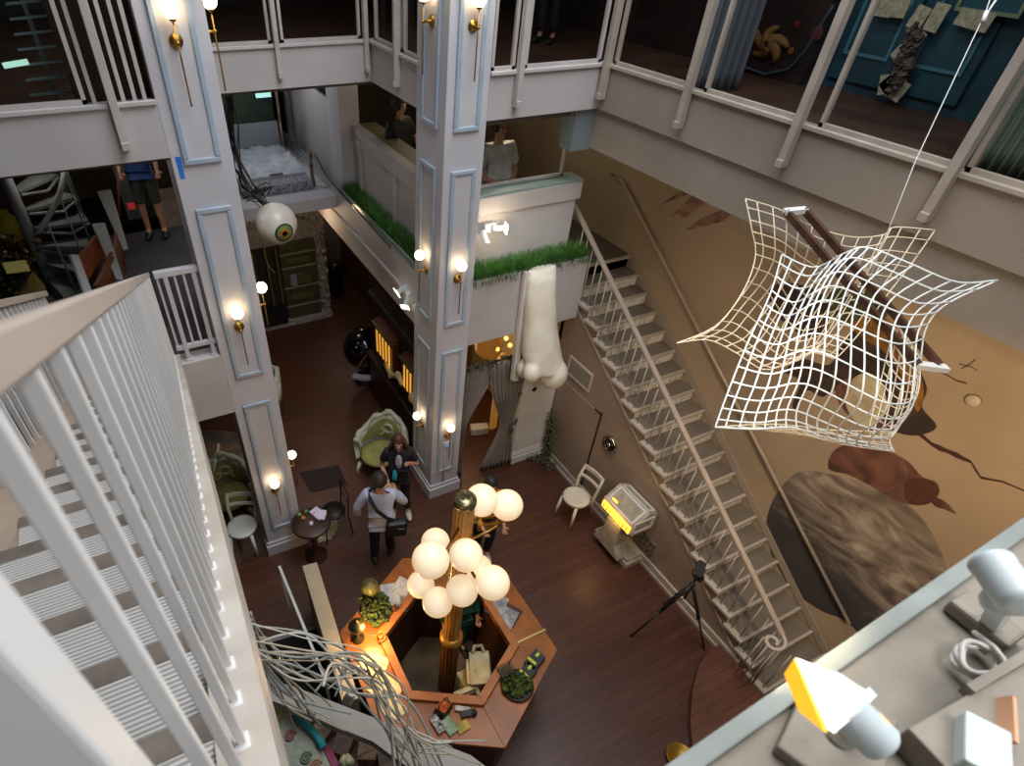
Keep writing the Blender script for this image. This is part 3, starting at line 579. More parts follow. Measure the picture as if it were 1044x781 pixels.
mb = MB(); mb.tube([at(752, 55, X=7.22), at(757, 68, X=7.22), at(780, 76, X=7.22), at(805, 70, X=7.22), at(822, 50, X=7.22), at(840, 20, X=7.22), at(850, 5, X=7.22)], .015, 6); obj('painted_line', mb, mat('line_blue', '3c4a5e', .7), t)
def curtain(name, label, pts, z0, z1, m, cat='curtain', amp=.03, waves=14, group=None, gather=None):
    """pleated cloth following the ground line pts; gather = (z, factor) squeezes it there"""
    P = []; n = waves * 8; a, b = Vector(pts[0]), Vector(pts[1]); nrm = Vector((-(b - a).y, (b - a).x)).normalized(); rows = 16
    vs = []; fs = []
    for j in range(rows + 1):
        z = z0 + (z1 - z0) * j / rows
        for i in range(n + 1):
            s_ = i / n; w_ = 1.0; ctr = .5
            if gather:
                w_ = 1 - gather[1] * math.exp(-((max(0, z - gather[0]) if len(gather) > 4 else z - gather[0]) / gather[2]) ** 2); ctr = gather[3]
            q = a.lerp(b, ctr + (s_ - ctr) * w_) + nrm * amp * math.sin(s_ * waves * 2 * PI + .4 * math.sin(z * 3)) * (.6 + .4 * w_)
            vs.append((q.x, q.y, z))
    for j in range(rows):
        for i in range(n): fs.append((j * (n + 1) + i, j * (n + 1) + i + 1, (j + 1) * (n + 1) + i + 1, (j + 1) * (n + 1) + i))
    mb = MB(); mb.add(vs, fs, True); o = obj(name, mb, m); m_ = o.modifiers.new('t', 'SOLIDIFY'); m_.thickness = .006
    return tag(o, label, cat, group)
curtain('curtain', 'grey pleated curtain hanging behind the upper glass beside the red room', ((5.8, 5.2), (6.35, 5.05)), 5.5, 8.4, mat('grey_curtain', '5c6066', .8), waves=6)
curtain('curtain', 'pale sage curtain hanging behind the glass at the upper right edge', ((6.05, 2.5), (6.15, 1.9)), 5.5, 8.4, mat('sage_curtain', '6c7d6e', .8), waves=9)
curtain('curtain', 'dark green curtain behind the last pane at the far upper right', ((5.6, 1.8), (5.9, .9)), 5.5, 8.4, mat('green_curtain', '3f5747', .8), waves=8)
# bright shelving and racks behind the upper left glass
rk = thing('metal_rack', 'dim metal rack with pale bars behind the upper left glass', 'rack', (-1.1, 6.6, 5.5))
RK = mat('rack_steel', '7f9496', .4, .6)
for i in range(7):
    a_, b_ = at(30 - 4 * i, 97 - i * 15.5, Y=5.9), at(92 - i * 5, 91.5 - 15.5 * i, Y=5.9); mb = MB(); mb.bar(a_, b_, .03, .015); obj('rack_bar', mb, RK, rk)
for x in (-1.55, -.9, -.38):
    mb = MB(); mb.box(x - .015, x + .015, 6.35, 6.4, 5.5, 8); obj('upright', mb, RK, rk)
mb = MB(); mb.obox(at(16, 65, Y=5.85), (.17, .03, .035), (0, -.1, 0)); tag(obj('wall_lamp', mb, mat('pale_green_light', 'b8e0d0', .5, emit=.9, ec='a8dccc')), 'pale green glowing lamp on the rack behind the upper left glass', 'lamp')
mb = MB(); mb.box(-.22, .33, 5.6, 5.66, 5.5, 8.4); struct('wall_brown_room', mb, mat('red_brown_wall', '3d2217', .8, c2='2a1710', scale=3))
# ================================================================== SCONCES
GLOBE = mat('lit_globe', 'fff0d8', .3, emit=9, ec='ffdca8')
def sconce(x, y, zg, nrm, label):
    """brass rod sconce with a round rosette and a glowing ball; nrm = wall normal in plan"""
    n = Vector((nrm[0], nrm[1], 0)); b = Vector((x, y, zg - .2)); t = thing('wall_sconce', label, 'wall lamp', tuple(b), 'brass globe sconces on the panelled pillars')
    q = n.to_track_quat('Z', 'Y').to_matrix()
    mb = MB(); mb.lathe([(.05, 0), (.05, .012), (.02, .018), (.012, .03), (.012, .09), (.02, .095), (.001, .11)], b, 20, q); obj('rosette', mb, BRASS, t)
    r0 = b + n * .09; mb = MB(); mb.tube([r0 + Vector((0, 0, -.42)), r0 + Vector((0, 0, .14))], .007, 8); obj('rod', mb, BRASS, t)
    mb = MB(); mb.lathe([(.02, 0), (.028, .02)], r0 + Vector((0, 0, .13)), 12); obj('cup', mb, BRASS, t)
    mb = MB(); mb.ball(r0 + Vector((0, 0, .2)), .058, 20, 12); obj('globe', mb, GLOBE, t)
    point('sconce_glow', r0 + Vector((0, 0, .2)) + n * .0, 2.6, (1, .66, .32), .055)
lv = ['at the top', 'at middle height', 'near its foot']
for k, z in enumerate((6.39, 3.93, 1.46)):
    sconce(.57, 5.338, z, (0, -1), 'brass sconce with glowing globe on the front of the left pillar, ' + lv[k])
    sconce(.82, 5.66, z, (1, 0), 'brass sconce on the side of the left pillar facing the recess, ' + lv[k])
    sconce(3.07, 5.338, z, (0, -1), 'brass sconce with glowing globe on the front of the middle pillar, ' + lv[k])
    sconce(2.84, 5.68, z, (-1, 0), 'brass sconce on the left side of the middle pillar, ' + lv[k])
for l in list(bpy.data.objects):
    if l.type == 'LIGHT' and l.name.startswith('sconce_glow'): l.data.shadow_soft_size = .06
mb = MB(); p = at(455, 453, Y=5.33); mb.box(p.x - .05, p.x + .05, 5.31, 5.338, p.z - .05, p.z + .05); t = thing('thermostat', 'small white wall thermostat with a blue screen and conduit on the middle pillar', 'thermostat', (p.x, 5.32, p.z)); obj('case', mb, BRIGHT, t, bevel=.004)
mb = MB(); mb.box(p.x - .02, p.x + .03, 5.305, 5.311, p.z - .02, p.z + .025); obj('screen', mb, mat('screen_blue', '5ca0d8', .3, emit=.6, ec='5ca0d8'), t)
mb = MB(); mb.tube([(p.x - .02, 5.325, p.z - .05), (p.x - .02, 5.325, .3)], .008, 6); obj('conduit', mb, PILL, t)
mb = MB(); p = at(184, 171, Y=5.345); mb.prism([(-.022, .09), (.022, .08), (.016, -.09), (-.02, -.085)], .003, (p.x, 5.349, p.z), (1, 0, 0), (0, 0, 1)); tag(obj('tape_strip', mb, mat('blue_tape', '2a78d8', .5)), 'strip of bright blue masking tape on the left pillar', 'tape')
mb = MB(); p = at(268, 93.5, Y=10.5)
SIGN = mat('exit_sign_green', 'a8d8d4', .4, emit=.8, ec='9fd8d0')
t = thing('exit_sign', 'small pale lit exit sign under the fascia above the bed alcove', 'sign', tuple(p)); mb.obox(p, (.24, .03, .16)); obj('sign_box', mb, SIGN, t)
# ================================================================== GLOBE LAMP COLUMN
base = at(455, 700, Z=0); LX, LY = base.x, base.y; LT = 3.4
lp = thing('column_lamp', 'tall fluted gold column lamp carrying ten glowing globes above the hexagonal desk', 'lamp', (LX, LY, 0))
GOLD = mat('fluted_gold_wood', 'c89246', .35, c2='a8702e', scale=6)
vs = []; n = 96
def flute(r, z): return [(r * (1 - .09 * (i % 6 < 3)) * math.cos(2 * PI * i / n), r * (1 - .09 * (i % 6 < 3)) * math.sin(2 * PI * i / n), z) for i in range(n)]
for nm, r0, z0, r1, z1, m in (('upper_shaft', .088, 1.22, .088, LT - .06, GOLD), ('lower_shaft', .10, 0, .10, 1.16, mat('dark_gold_wood', '74461f', .5))):
    mb = MB(); a, b_ = flute(r0, z0), flute(r1, z1)
    mb.add([(LX + p[0], LY + p[1], p[2]) for p in a + b_], [(i, (i + 1) % n, n + (i + 1) % n, n + i) for i in range(n)] + [tuple(range(n))[::-1], tuple(range(n, 2 * n))]); obj(nm, mb, m, lp)
mb = MB(); mb.lathe([(.10, 1.14), (.125, 1.16), (.125, 1.2), (.10, 1.23)], (LX, LY, 0), 32); obj('collar', mb, mat('collar_gold', 'c08a3c', .35, .5), lp)
mb = MB(); mb.lathe([(.094, LT - .07), (.10, LT - .05), (.095, LT - .01), (.05, LT + .01), (.012, LT + .015), (.012, LT + .05), (.001, LT + .06)], (LX, LY, 0), 32); obj('cap', mb, mat('aged_brass', '8a8262', .3, .9), lp)
OPAL = mat('opal_globe', 'e6d4b4', .25, emit=.62, ec='ffe2b4', spec=.4)
def opal():
    m = OPAL; N, K, b = nodes(m); lw = N.new('ShaderNodeLayerWeight'); lw.inputs[0].default_value = .35
    r = N.new('ShaderNodeValToRGB'); r.color_ramp.elements[0].color = (1, .84, .62, 1); r.color_ramp.elements[1].color = (1, .55, .2, 1); K.new(lw.outputs['Facing'], r.inputs[0]); K.new(r.outputs[0], b.inputs['Emission Color'])
opal()
for k, (x, y, r) in enumerate([(491, 510, 17), (517, 515, 16.2), (444, 553, 14.8), (439, 571, 19.3), (475, 566, 17.3), (429, 596, 14), (502, 594, 17.8), (487, 580, 15), (446, 614, 15.6), (471, 602, 16.4)]):
    c = at(x, y, d=.14 * FPX / r); zc = c.z - .19
    m_ = MB(); e = Vector((c.x, c.y, zc)); s0 = Vector((LX, LY, zc - .05)); dv = (e - s0); dv.z = 0; L_ = dv.length
    s1 = s0 + dv * (.085 / max(L_, .1)); m_.tube([s1, s1.lerp(e, .6) + Vector((0, 0, -.05)), e + Vector((0, 0, -.02)), e + Vector((0, 0, .05))], .013, 8); m_.lathe([(.03, 0), (.06, .03), (.065, .06)], e + Vector((0, 0, 0)), 16); a_ = obj('arm', m_, BRASS, lp)
    mb = MB(); mb.ball(c, .14, 28, 18); obj('globe', mb, OPAL, a_)
    if k in (0, 1, 3, 5, 6, 8): point('globe_glow', c, 11, (1, .68, .36), .145)
# ================================================================== HEXAGONAL DESK
HC_ = (LX - .02, LY + .03); ZD = 1.05
OAK = mat('honey_oak', 'a45c12', .36, c2='84480f', scale=3, stretch=(1, 1, 1), bump=.05); OAKD = mat('dark_oak', '4a2614', .5, c2='371b0e', scale=4); OAKL = mat('oak_edge', 'b86c28', .4, c2='9a5a1e', scale=5)
dk = thing('reception_desk', 'hexagonal honey oak reception desk ringed around the column lamp', 'desk', (HC_[0], HC_[1], 0))
def hx(R, k, z=0): a = math.radians(90 + 60 * k); return Vector((HC_[0] + R * math.cos(a), HC_[1] + R * math.sin(a), z))
for k in range(6):
    g = .003
    a, b, c, d = hx(1.17, k), hx(1.17, k + 1), hx(.76, k + 1), hx(.76, k)
    mb = MB(); mb.prism([tuple(v[:2]) for v in (a, b, c, d)], .045, (0, 0, ZD - .045)); obj('worktop', mb, OAK, dk, bevel=.004)
    a, b, c, d = hx(.76, k), hx(.76, k + 1), hx(.66, k + 1), hx(.66, k)
    mb = MB(); mb.prism([tuple(v[:2]) for v in (a, b, c, d)], .10, (0, 0, ZD - .05)); obj('inner_rail', mb, OAKL, dk, bevel=.004)
    a, b, c, d = hx(1.08, k), hx(1.08, k + 1), hx(1.04, k + 1), hx(1.04, k)
    mb = MB(); mb.prism([tuple(v[:2]) for v in (a, b, c, d)], ZD - .045, (0, 0, 0)); 
    m2 = (a + b) / 2; sp = obj('outer_panel', mb, OAKD, dk)
    a, b, c, d = hx(.70, k), hx(.70, k + 1), hx(.67, k + 1), hx(.67, k)
    mb = MB(); mb.prism([tuple(v[:2]) for v in (a, b, c, d)], ZD - .1, (0, 0, 0)); obj('inner_panel', mb, OAKD, dk)
mb = MB(); mb.prism([tuple(hx(.66, k)[:2]) for k in range(6)], .03, (0, 0, 0)); tag(obj('desk_mat', mb, mat('stone_mat', '75644a', .8, c2='463a2a', scale=2.2, bump=.2, bscale=6)), 'worn tan floor mat inside the hexagonal desk', 'mat')
def flat(name, label, cat, x, y, w, h, rz, m, z=ZD + .002, th=.003, group=None):
    p = at(x, y, Z=z); mb = MB(); mb.obox(p + Vector((0, 0, th / 2)), (w, h, th), (0, 0, rz)); o = obj(name, mb, m); return tag(o, label, cat, group)
SHEET = mat('paper_sheet', 'cfc8c0', .7, c2='a8a49e', scale=25, lo=.45, hi=.7); WSHEET = mat('warm_sheet', 'f0dfae', .7, c2='e0c98c', scale=20); NEWS = mat('printed_sheet', 'b4b0ae', .7, c2='77757a', scale=14)
G = 'loose papers on the hexagonal desk'
flat('paper_sheet', 'grey map sheet lying nearest the well on the upper left of the desk', 'paper', 407, 612, .20, .28, -.5, NEWS, group=G)
flat('paper_sheet', 'white sheet partly under the grey map on the upper left of the desk', 'paper', 398, 606, .2, .28, -.25, SHEET, ZD + .006, group=G)
flat('paper_sheet', 'white sheet with a green mark beside the globes on the upper left of the desk', 'paper', 410, 598, .18, .22, -.9, SHEET, ZD + .009, group=G)
flat('paper_sheet', 'bright yellow-lit sheet on the left of the desk below the dome lamp', 'paper', 380, 678, .22, .3, .9, WSHEET, ZD + .003, group=G)
flat('paper_sheet', 'bright sheet overlapping the lower edge of the left desk side', 'paper', 393, 702, .24, .3, .5, WSHEET, ZD + .006, group=G)
flat('paper_sheet', 'bright sheet beside the well at the lower left of the desk', 'paper', 399, 719, .2, .28, .15, WSHEET, ZD + .009, group=G)
bk = thing('open_ledger', 'open ledger with grey printed pages on the right side of the desk', 'book', tuple(at(513, 623, Z=ZD)))
for dx, dy, nm in ((508, 616, 'page'), (518, 630, 'page')):
    p = at(dx, dy, Z=ZD + .02); mb = MB(); mb.obox(p, (.23, .17, .016), (0, 0, -1.0 + PI / 2 + .05)); obj(nm, mb, NEWS, bk, bevel=.003)
p = at(513, 623, Z=ZD + .006); mb = MB(); mb.obox(p, (.24, .37, .008), (0, 0, .55)); obj('cover', mb, OAKD, bk)
mb = MB(); mb.bar(at(524, 657, Z=ZD + .008), at(556, 642, Z=ZD + .008), .022, .012); tag(obj('brass_rule', mb, mat('pale_brass', 'c0a968', .35, .7)), 'long pale brass ruler lying across the right corner of the desk', 'ruler')
# black boxes with yellow stripes
BLK = mat('black_card', '15161a', .5); YST = mat('acid_yellow', 'b8c422', .5)
for k, (x, y) in enumerate(((545, 674), (537, 687))):
    p = at(x, y, Z=ZD + .04); t = thing('card_box', ['black box with yellow lettering stripes at the outer edge of the desk', 'black box with a yellow stripe next to the moss diorama'][k], 'box', (p.x, p.y, ZD), 'black card boxes')
    mb = MB(); mb.obox(p, (.2, .13, .08), (0, 0, .35)); obj('carton', mb, BLK, t, bevel=.003)
    mb = MB(); mb.obox(p + Vector((-.04, .0, .0415)), (.03, .1, .003), (0, 0, .35)); mb.obox(p + Vector((.05, .03, .0415)), (.05, .03, .003), (0, 0, .35)); obj('stripe', mb, YST, t)
# moss dioramas: one on the right, one on the left
MOSS = mat('moss', '57661f', .9, c2='2c3512', scale=14, bump=.8, bscale=40); BKR = mat('black_wire', '1a1712', .5, .3)
def tufts(mb, c, rx, ry, h, n, s=.02, rnd=random):
    for _ in range(n):
        a = rnd.random() * 2 * PI; q = math.sqrt(rnd.random()); p = Vector((c[0] + rx * q * math.cos(a), c[1] + ry * q * math.sin(a), c[2] + rnd.uniform(.3, 1) * h * (1.1 - q * .5)))
        mb.ball(p, s * rnd.uniform(.6, 1.5), 7, 5, (1, 1, .7), (rnd.random(), rnd.random(), 0))
for k, (x, y, lab) in enumerate(((527, 700, 'mossy tray garden with a small black frame on the lower right of the desk'), (383, 622, 'green moss arrangement with wire baskets behind the dome lamp'))):
    p = at(x, y, Z=ZD); t = thing('moss_garden', lab, 'plant arrangement', tuple(p)); rx = .16 if k == 0 else .17; ry = .11 if k == 0 else .22
    mb = MB(); mb.lathe([(rx, 0), (rx * 1.05, .03), (rx * .95, .03)], p, 20); obj('tray', mb, BKR, t)
    mb = MB(); tufts(mb, p, rx, ry, .12, 150, .022); obj('moss', mb, MOSS, t)
    mb = MB()
    for i in range(5): mb.tube([p + Vector((-.12 + .05 * i, -.06, .1)), p + Vector((-.1 + .05 * i, .07, .13))], .004, 5)
    for i in range(3): mb.tube([p + Vector((-.14, -.05 + .05 * i, .12)), p + Vector((.1, -.05 + .05 * i, .12))], .004, 5)
    obj('wire_frame', mb, BKR, t)
p = at(515, 686, Z=ZD + .03); t = thing('wire_basket', 'dark wire card rack beside the moss garden on the right of the desk', 'rack', tuple(at(515, 686, Z=ZD)))
mb = MB()
for i in range(7): mb.tube([p + Vector((-.08 + .027 * i, -.06, 0)), p + Vector((-.08 + .027 * i, -.06, .09)), p + Vector((-.08 + .027 * i, .06, .09)), p + Vector((-.08 + .027 * i, .06, 0))], .0035, 5)
mb.frame(.18, .13, .01, .01, p, (1, 0, 0), (0, 1, 0)); obj('rack_wires', mb, BKR, t)
mb = MB(); mb.obox(p + Vector((0, 0, .02)), (.14, .1, .04)); obj('cards', mb, mat('sepia_cards', '6b5638', .7, c2='3a2e20', scale=30), t)
# twin dome lamps at the left corner of the desk
DOME = mat('dark_bronze', '5a5038', .35, .7); 
p = at(365, 651, Z=ZD); t = thing('desk_lamp', 'bronze desk lamp with a glowing dome shade on the left corner of the desk', 'lamp', tuple(p))
mb = MB(); mb.lathe([(.07, 0), (.07, .015), (.015, .025), (.012, .3), (.001, .3)], p, 20); obj('stem', mb, DOME, t)
mb = MB(); mb.lathe([(.09, .24), (.088, .27), (.07, .31), (.04, .335), (.012, .345), (.012, .37), (.001, .375)], p, 28); obj('shade', mb, DOME, t)
mb = MB(); mb.lathe([(.082, .245), (.06, .285), (.001, .3)], p, 24); obj('shade_lining', mb, mat('lining', 'ffd890', .5, emit=3, ec='ffbe60'), t)
point('desk_lamp_glow', p + Vector((.12, -.12, .3)), 26, (1, .62, .22), .06)
p2_ = at(378, 612, Z=ZD); t = thing('desk_lamp', 'dark bronze lamp with a mossy dome standing behind the glowing dome lamp', 'lamp', tuple(p2_))
mb = MB(); mb.lathe([(.06, 0), (.06, .02), (.014, .03), (.012, .32)], p2_, 16); obj('stem', mb, DOME, t)
mb = MB(); mb.lathe([(.1, .26), (.095, .3), (.06, .35), (.001, .37)], p2_, 24); obj('shade', mb, mat('mossy_bronze', '4f4a2c', .5, c2='6d6a34', scale=20), t)
p = at(389, 653, Z=ZD); t = thing('copper_cup', 'small copper cup with a wooden stopper beside the dome lamp', 'cup', tuple(p))
mb = MB(); mb.lathe([(.03, 0), (.05, .02), (.052, .07), (.045, .07), (.04, .02), (.001, .02)], p, 20); obj('bowl', mb, mat('copper', 'a0522a', .3, .8), t); mb = MB(); mb.ball(p + Vector((0, 0, .07)), .022, 12, 8); obj('stopper', mb, OAKL, t)
t = thing('dried_leaf', 'crumpled brown leaf on the inner rail beside the grey map sheet', 'leaf', tuple(at(404, 622, Z=ZD + .05))); mb = MB()
for i in range(6):
    a = i; mb.obox(at(403, 620, Z=ZD + .07) + Vector((.02 * math.cos(a), .03 * math.sin(a), 0)), (.06, .02, .01), (a, .4 * i, a)); 
obj('blade', mb, mat('leaf_brown', '6e3c1c', .7), t)
# orange bag, postcards and small black case, lower centre
t = thing('tote_bag', 'small black and orange open bag on the lower left of the desk', 'bag', tuple(at(452, 725, Z=ZD)))
p = at(452, 722, Z=ZD + .06); mb = MB(); mb.obox(p, (.17, .13, .12), (0, 0, .5), .8); obj('body', mb, BLK, t, bevel=.01)
mb = MB(); mb.obox(p + Vector((0, 0, .055)), (.13, .1, .02), (0, .1, .5)); mb.ball(p + Vector((.02, -.01, .06)), .045, 12, 8, (1, .8, .6)); obj('orange_lining', mb, mat('orange_cloth_bag', 'd06a1c', .7, c2='9a4412', scale=15), t)
mb = MB(); mb.tube([p + Vector((-.07, -.03, .05)), p + Vector((-.05, 0, .13)), p + Vector((.05, .03, .13)), p + Vector((.07, 0, .05))], .006, 6); obj('handle', mb, BLK, t)
flat('postcard', 'green tinted postcard standing below the orange bag', 'postcard', 458, 740, .11, .16, .2, mat('postcard_green', '4f7a58', .6, c2='a9b89a', scale=9), ZD + .03, .004, 'postcards on the desk')
flat('postcard', 'green and yellow postcard at the near edge of the desk', 'postcard', 472, 741, .13, .09, .1, mat('postcard_yellow', '5a6a28', .6, c2='c8a83c', scale=8), ZD + .02, .004, 'postcards on the desk')
flat('postcard', 'black and white printed leaflet left of the green postcard', 'postcard', 446, 738, .08, .17, .1, mat('leaflet', '15161a', .6, c2='c8c8c8', scale=30), ZD + .05, .004, 'postcards on the desk')
t = thing('hand_tool', 'black handled tool with a white grip lying beside the orange bag', 'tool', tuple(at(478, 728, Z=ZD + .02)))
mb = MB(); mb.bar(at(464, 722, Z=ZD + .03), at(479, 724, Z=ZD + .03), .05, .03); obj('white_grip', mb, SHEET, t, bevel=.005)
mb = MB(); mb.bar(at(470, 729, Z=ZD + .03), at(484, 726, Z=ZD + .03), .06, .04); mb.ball(at(483, 727, Z=ZD + .03), .035, 12, 8); obj('tool_head', mb, BLK, t)
# antique cream telephone-like cabinet standing in the well
CRM = mat('aged_cream', 'c9bd98', .6, c2='9c8d66', scale=6, bump=.15)
t = thing('cream_switchbox', 'aged cream wooden box with a rounded handle leaning inside the desk well', 'box', tuple(at(488, 690, Z=.7)))
p = at(490, 683, Z=.8); R_ = Euler((.15, -.2, -.45)).to_matrix()
mb = MB(); mb.obox(p, (.22, .34, .18), R_); obj('body', mb, CRM, t, bevel=.012)
mb = MB(); mb.obox(p + R_ @ Vector((-.12, -.02, -.02)), (.06, .26, .14), R_); obj('side_box', mb, CRM, t, bevel=.01)
mb = MB(); mb.tube([p + R_ @ Vector((-.06, .15, .09)), p + R_ @ Vector((-.04, .22, .1)), p + R_ @ Vector((.04, .22, .1)), p + R_ @ Vector((.06, .15, .09))], .022, 8); obj('handle', mb, CRM, t)
mb = MB(); mb.bar(at(463, 709, Z=.75), at(485, 700, Z=.75), .05, .04); mb.bar(at(485, 700, Z=.75), at(490, 714, Z=.7), .04, .04); mb.box(p.x - .2, p.x + .15, p.y - .12, p.y + .15, .6, .63); mb.box(p.x - .18, p.x - .14, p.y - .1, p.y + .1, 0, .6); mb.box(p.x + .1, p.x + .14, p.y - .1, p.y + .1, 0, .6); obj('stand', mb, CRM, t)
# ================================================================== CHAIRS, TABLE, PODIUM, TRIPOD
CHW = mat('cream_chair_paint', 'd8cdb8', .5, c2='c8bca6', scale=4); CHG = mat('white_green_chair', 'e2e4d8', .5, c2='ced2c4', scale=4)
def bentwood(name, label, loc, rz, m, group=None):
    """cafe chair: round seat, four splayed legs, two-rail curved back"""
    t = thing(name, label, 'chair', loc, group); R_ = Matrix.Rotation(rz, 3, 'Z'); o = Vector(loc); T = lambda v: o + R_ @ Vector(v)
    mb = MB(); mb.lathe([(.19, .43), (.205, .445), (.2, .465), (.16, .472), (.001, .465)], o, 28); obj('seat', mb, m, t)
    mb = MB(); mb.lathe([(.16, .38), (.185, .40), (.185, .43), (.16, .43)], o, 24); obj('apron', mb, m, t)
    for sx in (-1, 1):
        mb = MB(); mb.tube([T((sx * .14, .14, .42)), T((sx * .17, .2, 0))], [.025, .019], 8); obj('leg', mb, m, t)
        mb = MB(); mb.tube([T((sx * .19, -.24, 0)), T((sx * .165, -.17, .42)), T((sx * .185, -.2, .62)), T((sx * .17, -.27, .84))], [.019, .024, .024, .02], 8); obj('leg', mb, m, t)
    for z, y, h in ((.80, -.27, .05), (.66, -.225, .03)):
        pts = [T((.19 * math.sin(a) , y - .04 * math.cos(a) + .03, z + .015 * math.cos(a))) for a in [(-1.1 + 2.2 * i / 10) for i in range(11)]]
        mb = MB()
        for i in range(10): mb.bar(pts[i], pts[i + 1], .028, h + .012)
        obj('back_rail', mb, m, t)
    return t
bentwood('bentwood_chair', 'cream bentwood chair standing against the wall under the stairs', (4.62, 4.1, 0), -PI / 2 + PI + .15, CHW)
bentwood('bentwood_chair', 'white green-tinted bentwood chair beside the left pillar foot', (.06, 5.62, 0), math.radians(160), CHG)
def armchair(label, loc, rz, s=1.0):
    """carved cream frame round a green tub seat"""
    t = thing('tub_armchair', label, 'armchair', loc, 'carved green tub armchairs'); R_ = Matrix.Rotation(rz, 3, 'Z'); o = Vector(loc); T = lambda v: o + R_ @ Vector((v[0] * s, v[1] * s, v[2] * s))
    GRN = mat('green_velvet', 'a3a05c', .8, c2='87864a', scale=5); FR_ = mat('carved_cream', 'c9c8b4', .55, c2='aeb4a0', scale=10, bump=.3, bscale=25)
    mb = MB(); n = 22; vs = []
    for i in range(n + 1):
        a = -PI * .12 + (PI * 1.24) * i / n; hgt = .62 + .35 * max(0, math.sin(a)) ** 2 + .03 * math.sin(a * 9)
        for (r, z) in ((.33, .28), (.36, hgt), (.45, hgt + .02), (.42, .2)): vs.append(T((r * math.cos(a) * 1.1, r * math.sin(a), z)))
    mb.add(vs, [(i * 4 + k, i * 4 + (k + 1) % 4, (i + 1) * 4 + (k + 1) % 4, (i + 1) * 4 + k) for i in range(n) for k in range(4)] + [(0, 1, 2, 3), (n * 4 + 3, n * 4 + 2, n * 4 + 1, n * 4)], True); obj('back_shell', mb, FR_, t)
    mb = MB(); n = 30; pts = []
    for i in range(n + 1):
        a = -PI * .12 + (PI * 1.24) * i / n; pts.append(T((.4 * 1.1 * math.cos(a), .4 * math.sin(a), .65 + .35 * max(0, math.sin(a)) ** 2 + .03 * math.sin(a * 9))))
    mb.tube(pts, [.045 + .014 * math.sin(i * 1.7) for i in range(n + 1)], 8); obj('carved_rim', mb, FR_, t)
    mb = MB(); n = 16; vs = []
    for i in range(n + 1):
        a = PI * i / n; hgt = .58 + .34 * math.sin(a) ** 2
        for j in range(4): z = .42 + (hgt - .42) * j / 3; vs.append(T((.345 * 1.1 * math.cos(a), (.345 - .05 * math.sin(j)) * math.sin(a), z)))
    mb.add(vs, [(i * 4 + j, i * 4 + j + 1, (i + 1) * 4 + j + 1, (i + 1) * 4 + j) for i in range(n) for j in range(3)], True); obj('green_lining', mb, GRN, t)
    mb = MB(); mb.ball(T((0, -.03, .40)), .34 * s, 20, 12, (1.05, 1, .28)); obj('seat_cushion', mb, GRN, t)
    for dx, dz in ((-.18, .62), (.18, .62), (0, .72)):
        mb = MB(); q = [T((dx + .09 * math.cos(a), .30 - .02 * abs(dx), dz + .09 * math.sin(a))) for a in [2 * PI * i / 16 for i in range(16)]]; mb.tube(q, .02, 6, closed=True); obj('back_scroll', mb, FR_, t)
    for sx, sy in ((-1, -1), (1, -1), (-1, 1), (1, 1)):
        mb = MB(); mb.tube([T((sx * .3, sy * .25, .25)), T((sx * .34, sy * .3, .1)), T((sx * .32, sy * .3, 0))], [.035, .025, .03], 8); obj('leg', mb, FR_, t)
    return t
armchair('carved cream and green tub armchair left of the middle pillar behind the standing woman', (2.40, 6.25, 0), math.radians(-48), .9)
armchair('carved green armchair half hidden behind the left pillar', (.95, 8.3, 0), math.radians(-100), .95)
armchair('cream and green tub armchair behind the white bentwood chair', (.02, 6.38, 0), math.radians(-10), .85)
# second pale chair at the rim of the round rug
bentwood('bentwood_chair', 'pale chair partly hidden by the staircase string beside the round rug', (-.22, 6.9, 0), math.radians(70), CHG)
mb = MB(); mb.lathe([(.95, .001), (.95, .012), (.001, .012)], (-.25, 7.4, 0), 48); tag(obj('round_rug', mb, mat('worn_round_rug', '83664a', .9, c2='50554e', scale=3, lo=.4, hi=.6)), 'round worn brown and grey rug under the overhang on the left', 'rug')
mb = MB(); mb.box(-1.2, .4, 8.9, 9.3, 0, .9); tag(obj('low_cabinet', mb, mat('dark_red_cabinet', '2e1310', .5)), 'low dark red cabinet in the shade beyond the round rug', 'cabinet')
# round dark table with clutter
t = thing('round_table', 'round dark wooden table right of the left pillar foot', 'table', (.90, 5.06, 0)); TB = mat('dark_walnut', '2c1812', .4, c2='3a2018', scale=5)
mb = MB(); mb.lathe([(.245, .70), (.26, .71), (.26, .735), (.245, .745), (.001, .745)], (.90, 5.06, 0), 40); obj('tabletop', mb, TB, t)
mb = MB(); mb.lathe([(.16, 0), (.16, .02), (.05, .06), (.035, .3), (.06, .4), (.035, .5), (.05, .68), (.12, .70)], (.90, 5.06, 0), 20); obj('pedestal', mb, TB, t)
p = Vector((1.03, 5.15, .755)); mb = MB(); mb.obox(p, (.13, .2, .01), (.1, 0, .4)); mb.obox(p + Vector((.04, -.05, .01)), (.1, .16, .01), (0, .1, -.5)); tag(obj('napkin', mb, mat('lilac_cloth', 'c9c0d8', .8)), 'crumpled pale lilac napkin on the edge of the round dark table', 'napkin')
for k, (x, y, c) in enumerate(((.90, 5.35, '5c8a3c'), (1.0, 5.36, '4f7a3a'), (1.08, 5.30, 'c04a52'), (1.0, 5.14, 'c8c0d0'), (.93, 5.27, 'b06a3c'))):
    p = Vector((x - .1, y - .11, .755)); mb = MB(); mb.obox(p, (.045, .05, .02), (0, 0, k)); tag(obj('trinket', mb, mat('trinket_%d' % k, c, .6)), ['green block nearest the pillar on the round table', 'green leaf shaped trinket on the round table', 'red trinket beside the lilac napkin', 'pale lilac trinket in the middle of the round table', 'orange trinket between the green ones on the round table'][k], 'trinket', 'trinkets on the round table')
t = thing('iron_chair', 'thin dark metal chair tucked behind the round table', 'chair', (1.30, 5.36, 0)); 
